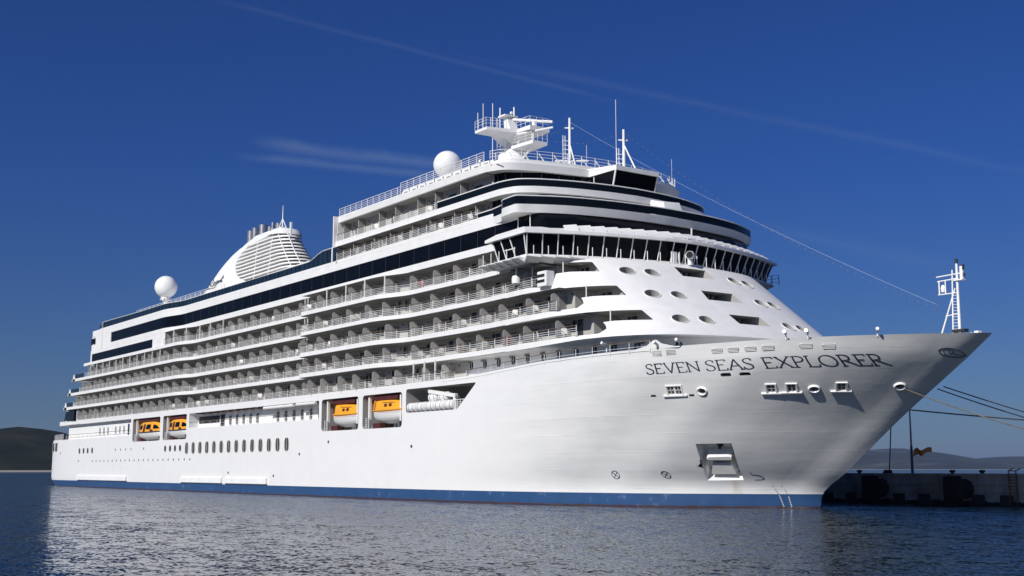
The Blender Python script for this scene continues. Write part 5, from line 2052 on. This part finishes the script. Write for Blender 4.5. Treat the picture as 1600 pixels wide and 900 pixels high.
def boat(x0, x1, yc, zk, style, label):
    """enclosed boat: white hull, orange cover"""
    L = x1 - x0
    xm = (x0 + x1) / 2
    t = thing('lifeboat', label, 'lifeboat', (xm, yc, zk), 'orange lifeboats hung in the hull recesses')
    n = 16
    hb = 1.5
    hz = 1.35 if style == 'tender' else 1.6
    cols = [i / n for i in range(n + 1)]

    def wid(s):
        return hb * (max(0.0, 1 - abs(2 * s - 1) ** (3.2 if style == 'tender' else 2.8))) ** 0.55 * (1 if s > 0 else 1)
    vs, fs = [], []
    sec = 9
    for s in cols:
        wq = max(0.06, wid(s))
        kz = 0.75 * abs(2 * s - 1) ** 3 * hz * 0.55
        sh = 0.12 * abs(2 * s - 1) ** 2
        for i in range(sec):
            a = -pi / 2 + pi * i / (sec - 1)
            vs.append((x0 + L * s, yc + wq * sin(a), zk + hz + sh - (hz + sh - kz) * max(0, cos(a)) ** 0.7))
    for j in range(n):
        for i in range(sec - 1):
            fs.append((j * sec + i, (j + 1) * sec + i, (j + 1) * sec + i + 1, j * sec + i + 1))
    for j in range(n):
        fs.append((j * sec, j * sec + sec - 1, (j + 1) * sec + sec - 1, (j + 1) * sec))
    MB().add(vs, fs).build('boat_hull', 'white_gloss', t, smooth=True, angle=40)
    rub = MB()
    rub.path([(x0 + L * s, yc - max(0.06, wid(s)) - 0.05, zk + hz + 0.12 * abs(2 * s - 1) ** 2) for s in cols], 0.09, 6)
    rub.build('rubbing_strake', 'charcoal' if style == 'tender' else 'orange', t)
    if style != 'tender':
        rp_ = MB()
        for i in range(1, 15):
            xa = x0 + L * (0.06 + 0.058 * i)
            s = (xa - x0) / L
            rp_.path([(xa, yc - wid(s) - 0.03, zk + hz - 0.05), (xa + L * .03, yc - wid(s) - 0.0, zk + hz - 0.32), (xa + L * .058, yc - wid(s) - 0.03, zk + hz - 0.05)], 0.02, 4)
        rp_.build('grab_line', 'orange_faded', t)
    # cover
    if style == 'tender':
        prof = pchip([(0, 0.55), (.05, 1.2), (.14, 1.95), (.26, 2.3), (.42, 2.4), (.62, 2.42), (.76, 2.25), (.88, 1.6), (.97, 0.75), (1, 0.4)])
    else:
        prof = pchip([(0, 1.15), (.04, 1.75), (.14, 1.95), (.3, 1.7), (.5, 1.62), (.7, 1.5), (.86, 1.15), (.96, 0.6), (1, 0.35)])
    vs, fs = [], []
    sec = 11
    for s in cols:
        wq = max(0.05, wid(s)) * 0.97
        h = prof(s)
        zb = zk + hz + 0.12 * abs(2 * s - 1) ** 2
        for i in range(sec):
            a = -pi / 2 + pi * i / (sec - 1)
            ca = max(0, cos(a))
            vs.append((x0 + L * s, yc + wq * (abs(sin(a)) ** 0.75) * (1 if sin(a) > 0 else -1) * (1 - 0.22 * ca), zb + h * ca ** 0.55))
    for j in range(n):
        for i in range(sec - 1):
            fs.append((j * sec + i, j * sec + i + 1, (j + 1) * sec + i + 1, (j + 1) * sec + i))
    fs.append(tuple(range(sec)))
    fs.append(tuple(n * sec + i for i in range(sec - 1, -1, -1)))
    CO = MB().add(vs, fs).build('boat_cover', 'orange', t, smooth=True, angle=40)

    def on(s, h):
        wq = wid(s) * 0.97
        zb = zk + hz + 0.12 * abs(2 * s - 1) ** 2
        k = min(0.999, max(0.02, h / prof(s)))
        ca = k ** (1 / 0.55)
        sa = sqrt(1 - ca * ca)
        return Vector((x0 + L * s, yc - wq * sa ** 0.75 * (1 - 0.22 * ca), zb + h))

    def patch(name, quad, m, off=0.06):
        vs, fs = [], []
        k = 6
        for j in range(k + 1):
            for i in range(k + 1):
                u, v = i / k, j / k
                a = (quad[0][0] * (1 - u) + quad[1][0] * u) * (1 - v) + (quad[3][0] * (1 - u) + quad[2][0] * u) * v
                b = (quad[0][1] * (1 - u) + quad[1][1] * u) * (1 - v) + (quad[3][1] * (1 - u) + quad[2][1] * u) * v
                p = on(a, b)
                vs.append(p + Vector((0, -off, off * 0.3)))
        for j in range(k):
            for i in range(k):
                a = j * (k + 1) + i
                fs.append((a, a + 1, a + k + 2, a + k + 1))
        MB().add(vs, fs).build(name, m, CO)
    if style == 'tender':
        patch('window', [(.14, .55), (.29, .55), (.31, 1.30), (.20, 1.20)], 'glass')
        patch('window', [(.47, .55), (.64, .55), (.64, 1.35), (.49, 1.35)], 'glass')
        patch('window', [(.74, .55), (.91, .5), (.84, 1.05), (.74, 1.3)], 'glass')
        patch('door', [(.36, .10), (.42, .10), (.43, 1.45), (.37, 1.45)], 'maroon', 0.07)
        patch('hatch', [(.05, .08), (.12, .08), (.12, .3), (.06, .3)], 'maroon', 0.08)
        patch('hatch', [(.62, .1), (.74, .1), (.72, .4), (.66, .45)], 'maroon', 0.08)
    else:
        patch('door', [(.10, .15), (.19, .15), (.19, 1.55), (.10, 1.6)], 'maroon' if style == 'door' else 'orange_faded')
        tw_ = MB().add([(x0 + L * .22, yc - 1.0, zk + hz + 1.3), (x0 + L * .52, yc - 1.0, zk + hz + 1.2), (x0 + L * .48, yc - 0.8, zk + hz + 2.05), (x0 + L * .27, yc - 0.8, zk + hz + 2.1),
                        (x0 + L * .22, yc + 1.0, zk + hz + 1.3), (x0 + L * .52, yc + 1.0, zk + hz + 1.2), (x0 + L * .48, yc + 0.8, zk + hz + 2.05), (x0 + L * .27, yc + 0.8, zk + hz + 2.1)],
                       [(0, 1, 2, 3), (7, 6, 5, 4), (0, 4, 5, 1), (3, 2, 6, 7), (0, 3, 7, 4), (1, 5, 6, 2)]).build('helm_tower', 'orange', CO, bevel=0.08)
        MB().box(x0 + L * .29, x0 + L * .36, yc - 0.98, yc - 0.8, zk + hz + 1.55, zk + hz + 1.9).box(x0 + L * .38, x0 + L * .46, yc - 0.98, yc - 0.8, zk + hz + 1.5, zk + hz + 1.9).build('helm_window', 'dark', tw_)
        for s in (.48, .60):
            patch('hatch', [(s, .45), (s + .06, .45), (s + .06, .78), (s, .78)], 'maroon')
        patch('marking', [(.40, .95), (.72, .85), (.72, .9), (.40, 1.0)], 'rust')
    return t


boat(58.2, 71.4, -14.75, 8.75, 'tender', 'orange windowed tender in the aftmost recess nearest the stern')
boat(74.2, 84.9, -14.75, 8.75, 'tender', 'orange windowed tender in the second recess from the stern')
boat(136.2, 145.2, -14.75, 8.95, 'door', 'smaller orange lifeboat with dark open door, left of the pair amidships')
boat(147.2, 156.4, -14.75, 9.1, 'closed', 'larger orange lifeboat next to the white raft canisters')

# life rafts
RAFT = [(158.1 + i * 2.05, -15.75, 10.78) for i in range(5)] + [(162.2, -15.3, 11.8), (164.4, -15.3, 11.8)]
RL = ['white raft canister at the left end of the lower row', 'white raft canister second from left in the lower row', 'white raft canister in the middle of the lower row',
      'white raft canister second from right in the lower row', 'white raft canister at the right end of the lower row, by the crane post',
      'white raft canister on top of the stack, nearer the lifeboats', 'white raft canister on top of the stack, nearer the crane']
for (x, y, z), lb_ in zip(RAFT, RL):
    t = thing('life_raft', lb_, 'life raft', (x, y, z - 0.5), 'white raft canisters in the recess')
    pr = [(0.02, -0.90), (0.44, -0.88), (0.57, -0.78), (0.57, 0.78), (0.44, 0.88), (0.02, 0.90)]
    vs, fs = [], []
    n = 14
    for r, u in pr:
        for i in range(n):
            a = 2 * pi * i / n
            vs.append((x + u, y + r * cos(a), z + r * sin(a)))
    for j in range(len(pr) - 1):
        for i in range(n):
            fs.append((j * n + i, j * n + (i + 1) % n, (j + 1) * n + (i + 1) % n, (j + 1) * n + i))
    MB().add(vs, fs).build('canister', 'white_gloss', t, smooth=True, angle=40)
    MB().tube((x - 0.5, y, z), (x - 0.42, y, z), 0.582, 14).tube((x + 0.42, y, z), (x + 0.5, y, z), 0.582, 14).build('strap', 'letter_grey', t)
    MB().box(x - 0.6, x - 0.4, y - 0.4, y + 0.4, z - 0.62, z - 0.45).box(x + 0.4, x + 0.6, y - 0.4, y + 0.4, z - 0.62, z - 0.45).build('cradle', 'letter_grey', t)
cr = MB()
cr.tube((167.0, -15.6, 10.1), (167.0, -15.6, 12.0), 0.3, 8)
cr.add([(161.4, -15.9, 12.75), (161.5, -15.9, 12.3), (167.3, -15.9, 11.55), (167.3, -15.9, 11.95), (161.4, -15.5, 12.75), (161.5, -15.5, 12.3), (167.3, -15.5, 11.55), (167.3, -15.5, 11.95)],
       [(0, 1, 2, 3), (7, 6, 5, 4), (0, 4, 5, 1), (1, 5, 6, 2), (2, 6, 7, 3), (3, 7, 4, 0)])
CR = cr.build('raft_crane', 'white', HULL)
l_ = MB()
for s in (167.8, 168.4):
    l_.tube((s, -16.0, 10.1), (s, -16.0, 11.7), 0.05, 4)
for i in range(6):
    l_.tube((167.8, -16.0, 10.3 + i * 0.25), (168.4, -16.0, 10.3 + i * 0.25), 0.04, 4)
l_.tube((168.6, -14.4, 10.1), (168.6, -14.4, 12.3), 0.16, 6)
l_.build('crane_ladder', 'letter_grey', CR)
q = MB()
for i in range(7):
    q.tube((157.6 + i * 0.9, -13.2, 12.85), (159.5 + i * 1.0, -13.2, 11.6), 0.05, 4)
q.build('pipe_bundle', 'wall', HULL)
railing(lambda x: -16.1, frange(167.5, 170.0, 0.6), 10.15, h=1.1, bars=4, post=0.6, parent=HULL, top='rail', r=0.03)

# ------------------------------------------------------------------ balcony furniture: chairs
ORD = ['first', 'second', 'third', 'fourth', 'fifth', 'sixth', 'seventh', 'eighth', 'ninth', 'tenth', 'eleventh', 'twelfth', 'thirteenth', 'fourteenth']
ROWN = {'row1': ('lowest balcony row', 13.64, -16.0), 'row2': ('second balcony row from below', 16.5, None), 'row3': ('third balcony row from below', 19.36, None), 'row4': ('fourth balcony row from below', 22.23, None),
        'row5': ('fifth balcony row', 25.03, None), 'row6': ('upper balcony row just above the dark band', 31.52, -15.2), 'row7': ('topmost balcony row', 34.25, -14.6)}


def chair_mesh(m_seat='chair_white'):
    b_ = MB()
    b_.box(-.27, .27, -.26, .26, .40, .47)
    b_.fprism((Vector((0, .22, .45)), Vector((1, 0, 0)), Vector((0, .18, 1)).normalized(), Vector((0, -1, .18)).normalized()), round_poly([(-.29, 0), (.29, 0), (.29, .62), (-.29, .62)], .1, 3), -.02, .05)
    for sx in (-.25, .25):
        for sy in (-.24, .24):
            b_.tube((sx, sy, 0), (sx, sy, .45), .022, 4)
        b_.tube((sx, -.24, .64), (sx, .26, .66), .025, 4)
        b_.tube((sx, -.24, .45), (sx, -.24, .64), .022, 4)
    return b_


protos = {}
for m in ('chair_white', 'red_fabric'):
    o = chair_mesh().build('balcony_chair', m)
    protos[m] = o
used = set()
ORD += ['fifteenth', 'sixteenth', 'seventeenth', 'eighteenth', 'nineteenth', 'twentieth', 'twenty-first', 'twenty-second']
CH = {'row2': [187.2, 183.0, 176.5, 171.6, 167.3, 162.5, 158.2], 'row3': [182.3, 178.1, 172.5, 167.6, 162.6, 156.6, 126.3, 122.0], 'row4': [176.4, 171.9, 166.6, 161.0, 127.0, 122.0, 117.5, 112.6],
      'row5': [170.6, 169.2, 158.0, 156.9, 124.0, 115.5], 'row6': [168.5, 162.0, 155.4, 148.4, 141.5], 'row7': [158.5, 151.5, 145.0, 139.0], 'row1': [152.8]}
for row, n_, a, b in (('row2', 10, 100, 154), ('row3', 9, 96, 152), ('row4', 10, 92, 156), ('row5', 8, 94, 152), ('row6', 4, 137, 168), ('row7', 3, 137, 157), ('row1', 9, 70, 156)):
    for _ in range(n_):
        x = random.uniform(a, b)
        if all(abs(x - q) > 1.3 for q in CH[row]):
            CH[row].append(round(x, 2))
RED = {('row2', 2), ('row2', 4), ('row5', 2)}
for row, xs_c in CH.items():
    desc, z, yy = ROWN[row]
    for i, x in enumerate(sorted(xs_c, reverse=True)):
        m = 'red_fabric' if (row, i) in RED else 'chair_white'
        src = protos[m]
        o = src if m not in used else src.copy()
        if m in used:
            COL.objects.link(o)
        used.add(m)
        o.location = (x, (yy if yy else -E(x) + 0.15) + 0.5, z)
        o.rotation_euler = (0, 0, random.choice((pi / 2, -pi / 2, pi * 0.8, pi * 0.3)) + random.uniform(-.3, .3))
        tag(o, '%s chair, %s from the bow on the %s' % ('dark red fabric' if m == 'red_fabric' else 'pale', ORD[i], desc), 'chair', 'chairs on the cabin balconies')

# small dark flag flying by the radar mast
fl = MB()
vs, fs = [], []
for i in range(9):
    for j in range(5):
        vs.append((149.3 + i * 0.11, -1.0 + 0.07 * sin(i * 1.1 + j * .5), 44.0 + j * 0.2 + i * 0.06))
for i in range(8):
    for j in range(4):
        fs.append((i * 5 + j, (i + 1) * 5 + j, (i + 1) * 5 + j + 1, i * 5 + j + 1))
FLG = thing('courtesy_flag', 'small dark flag with a pale centre flying beside the radar mast', 'flag', (149.3, -1.0, 38))
MB().add(vs, fs).build('cloth', 'navy', FLG, smooth=True, angle=180)
MB().add([(v[0], v[1] - 0.012, v[2]) for v in vs[11:34]], [(i * 5 + j, (i + 1) * 5 + j, (i + 1) * 5 + j + 1, i * 5 + j + 1) for i in range(3) for j in range(2)]).build('emblem', 'white', FLG)
MB().tube((149.3, -1.0, 38), (149.3, -1.0, 45.2), 0.02, 4).build('halyard', 'rail', FLG)

# ------------------------------------------------------------------ quay and what stands on it
Q = MB().box(-120, 420, 18.0, 31.0, -2.5, 2.86)
QO = Q.build('quay', 'concrete')
tag(QO, kind='structure')
MB().box(-120, 420, 17.92, 19.2, 2.862, 3.12).build('quay_kerb', 'concrete', QO, bevel=0)
MB().box(-120, 420, 17.85, 18.0, 2.0, 2.12).box(-120, 420, 17.9, 18.0, 1.25, 1.32).build('quay_ledge', 'concrete', QO)
bl = MB()
for x in frange(150, 260, 3.1):
    bl.box(x, x + 1.3, 17.72, 18.0, -1.5, 1.05 + 0.0)
bl.build('quay_block', 'iron', QO)
for x, lb_ in ((198.3, 'big black rubber fender on the quay face, close behind the bow'), (208.5, 'big black rubber fender on the quay face, further from the bow')):
    t = thing('quay_fender', lb_, 'fender', (x, 17.6, 1.6), 'rubber fenders on the quay face')
    MB().box(x - 1.7, x, 17.3, 17.92, 0.35, 2.85).build('fender_plate', 'rubber', t)
    vs, fs = [], []
    MB().tube((x + 0.4, 16.9, 1.6), (x + 0.4, 17.92, 1.6), 1.0, 20).build('fender_drum', 'rubber', t, smooth=True, angle=40)
t = thing('quay_ladder', 'rusty iron ladder with hoop top on the quay face', 'ladder', (214.3, 17.8, 0.1))
l_ = MB()
for s in (213.9, 214.7):
    l_.tube((s, 17.75, 0.1), (s, 17.75, 3.4), 0.06, 6)
l_.tube((213.9, 17.75, 3.4), (213.9, 18.6, 3.6), 0.05, 5).tube((214.7, 17.75, 3.4), (214.7, 18.6, 3.6), 0.05, 5)
l_.tube((213.9, 17.75, 3.38), (214.7, 17.75, 3.38), 0.05, 5)
l_.build('stile', 'rust', t)
r_ = MB()
for i in range(10):
    r_.tube((213.9, 17.75, 0.4 + i * 0.3), (214.7, 17.75, 0.4 + i * 0.3), 0.04, 5)
r_.build('rung', 'rust', t)
BOL = [(194.5, 19.6, 'dark iron bollard nearest the bow, with no rope on it'), (198.5, 19.6, 'dark iron bollard at the foot of the steep mooring rope'), (205.9, 20.2, 'dark iron bollard at the right of the flagpole'),
       (209.1, 20.6, 'dark iron bollard furthest right in view on the quay edge')]
bp = None
for (x, y, lb_) in BOL:
    if bp is None:
        bp = MB().lathe((0, 0, 0), [(0.34, 0), (0.34, 0.06), (0.2, 0.1), (0.17, 0.32), (0.3, 0.42), (0.33, 0.52), (0.2, 0.6), (0.02, 0.62)], 14).build('bollard', 'iron', smooth=True, angle=50)
        o = bp
    else:
        o = bp.copy()
        COL.objects.link(o)
    o.location = (x, y, 3.12 if y < 19.2 else 2.86)
    tag(o, lb_, 'bollard', 'mooring bollards on the quay')
t = thing('rope_reel', 'small dark heap of rope beside the bollard on the quay', 'rope heap', (197.8, 20.2, 2.86))
rr = MB()
for i in range(7):
    r0 = 0.62 - i * 0.05
    rr.path([(197.8 + r0 * cos(a * pi / 8 + i), 20.2 + r0 * sin(a * pi / 8 + i), 2.9 + i * 0.09) for a in range(17)], 0.06, 5)
rr.build('rope_coil', 'rope_dark', t)
t = thing('flagpole', 'tall pale flagpole with an orange flag standing on the quay', 'flagpole', (200.4, 21.0, 2.86))
MB().tube((200.4, 21.0, 2.86), (200.4, 21.0, 6.0), 0.15, 8, 0.13).build('pole_base', 'letter_grey', t)
MB().tube((200.4, 21.0, 6.0), (200.4, 21.0, 11.5), 0.11, 8, 0.06).build('pole', 'wall', t)
vs, fs = [], []
for i in range(13):
    for j in range(6):
        u, v = i / 12, j / 5
        vs.append((200.5 + u * 1.5, 21.1 + u * 1.0 + 0.22 * sin(u * 7 + v), 4.9 + v * 0.75 * (1 - 0.35 * u) + 0.35 * u + 0.16 * sin(u * 9)))
for i in range(12):
    for j in range(5):
        fs.append((i * 6 + j, (i + 1) * 6 + j, (i + 1) * 6 + j + 1, i * 6 + j + 1))
o = MB().add(vs, fs).build('flag_cloth', 'orange_faded', t, smooth=True, angle=180)
so_ = o.modifiers.new('thick', 'SOLIDIFY')
so_.thickness = 0.02

# mooring ropes
ROPES = [((217.0, -2.3, 10.6), (238.5, 20.0, 3.3), 1.5, 'rope', 'tan mooring rope from the round fairlead nearest the stem, sagging lowest to the right', 0.05),
         ((218.2, 2.3, 10.7), (236.5, 20.0, 3.3), 0.5, 'rope_dark', 'upper dark rope of the pair running down from behind the bow', 0.05),
         ((216.9, 3.2, 10.6), (235.9, 20.2, 3.3), 0.7, 'rope_dark', 'lower dark rope of the pair running down from behind the bow', 0.05),
         ((213.6, 3.0, 8.9), (252.0, 19.0, 5.6), 0.5, 'rope_dark', 'almost level dark rope crossing behind the other ropes', 0.06),
         ((211.0, 4.5, 10.6), (198.5, 19.6, 3.3), 0.15, 'rope_dark', 'steep dark rope from the bow down to the quay bollard', 0.06)]
for a, b, dr, m, lb_, r in ROPES:
    o = MB().path(sag(a, b, dr, 30), r, 6).build('mooring_rope', m)
    tag(o, lb_, 'rope', 'mooring ropes at the bow')

# ------------------------------------------------------------------ sea haze between here and the islands
hz = MB().box(-22000, 9000, -9000, 26000, -2.0, 330)
HZ = hz.build('haze', 'white')
hm = bpy.data.materials.new('haze')
hm.use_nodes = True
hn = hm.node_tree.nodes
hn.clear()
ho = hn.new('ShaderNodeOutputMaterial')
pv = hn.new('ShaderNodeVolumePrincipled')
pv.inputs['Color'].default_value = (0.48, 0.66, 1.0, 1)
pv.inputs['Density'].default_value = 0.000034
pv.inputs['Anisotropy'].default_value = 0.2
hm.node_tree.links.new(pv.outputs[0], ho.inputs['Volume'])
HZ.data.materials.clear()
HZ.data.materials.append(hm)
tag(HZ, 'pale even sea haze over the water as far as the islands', 'haze', kind='stuff')


# ------------------------------------------------------------------ separate pieces become separate parts
def split_loose(o, most=90):
    me = o.data
    par = list(range(len(me.vertices)))

    def find(a):
        while par[a] != a:
            par[a] = par[par[a]]
            a = par[a]
        return a
    for e in me.edges:
        a, b = find(e.vertices[0]), find(e.vertices[1])
        if a != b:
            par[a] = b
    groups = {}
    for p in me.polygons:
        groups.setdefault(find(p.vertices[0]), []).append(p)
    if not 2 <= len(groups) <= most:
        return
    base = o.name.split('.')[0]
    mw = o.matrix_parent_inverse.copy()
    first = True
    for g in groups.values():
        idx = sorted({v for p in g for v in p.vertices})
        m_ = {v: i for i, v in enumerate(idx)}
        nmesh = bpy.data.meshes.new(base)
        nmesh.from_pydata([me.vertices[v].co[:] for v in idx], [], [tuple(m_[v] for v in p.vertices) for p in g])
        for m in me.materials:
            nmesh.materials.append(m)
        if first:
            keep = nmesh
            first = False
            continue
        q = bpy.data.objects.new(base, nmesh)
        COL.objects.link(q)
        q.parent = o.parent
        q.matrix_parent_inverse = mw
    o.data = keep
    bpy.data.meshes.remove(me)


for o in [q for q in COL.objects if q.type == 'MESH' and q.parent is not None and not q.children and not q.get('kind')]:
    if o.name.split('.')[0] in ('deck_post', 'soffit_beam', 'hull_mark', 'lamp_strip', 'joint', 'boom', 'opening', 'mullion', 'window_frame', 'wing_mullion', 'mast_aerial', 'navigation_lamp',
                                'deck_fitting', 'davit_beam', 'dark_pane', 'grille_slot', 'port_hole', 'stanchion', 'corner_post', 'block_end', 'stern_frame', 'window', 'ship_name', 'strap', 'cradle', 'helm_window', 'bulwark_rib', 'davit'):
        split_loose(o)
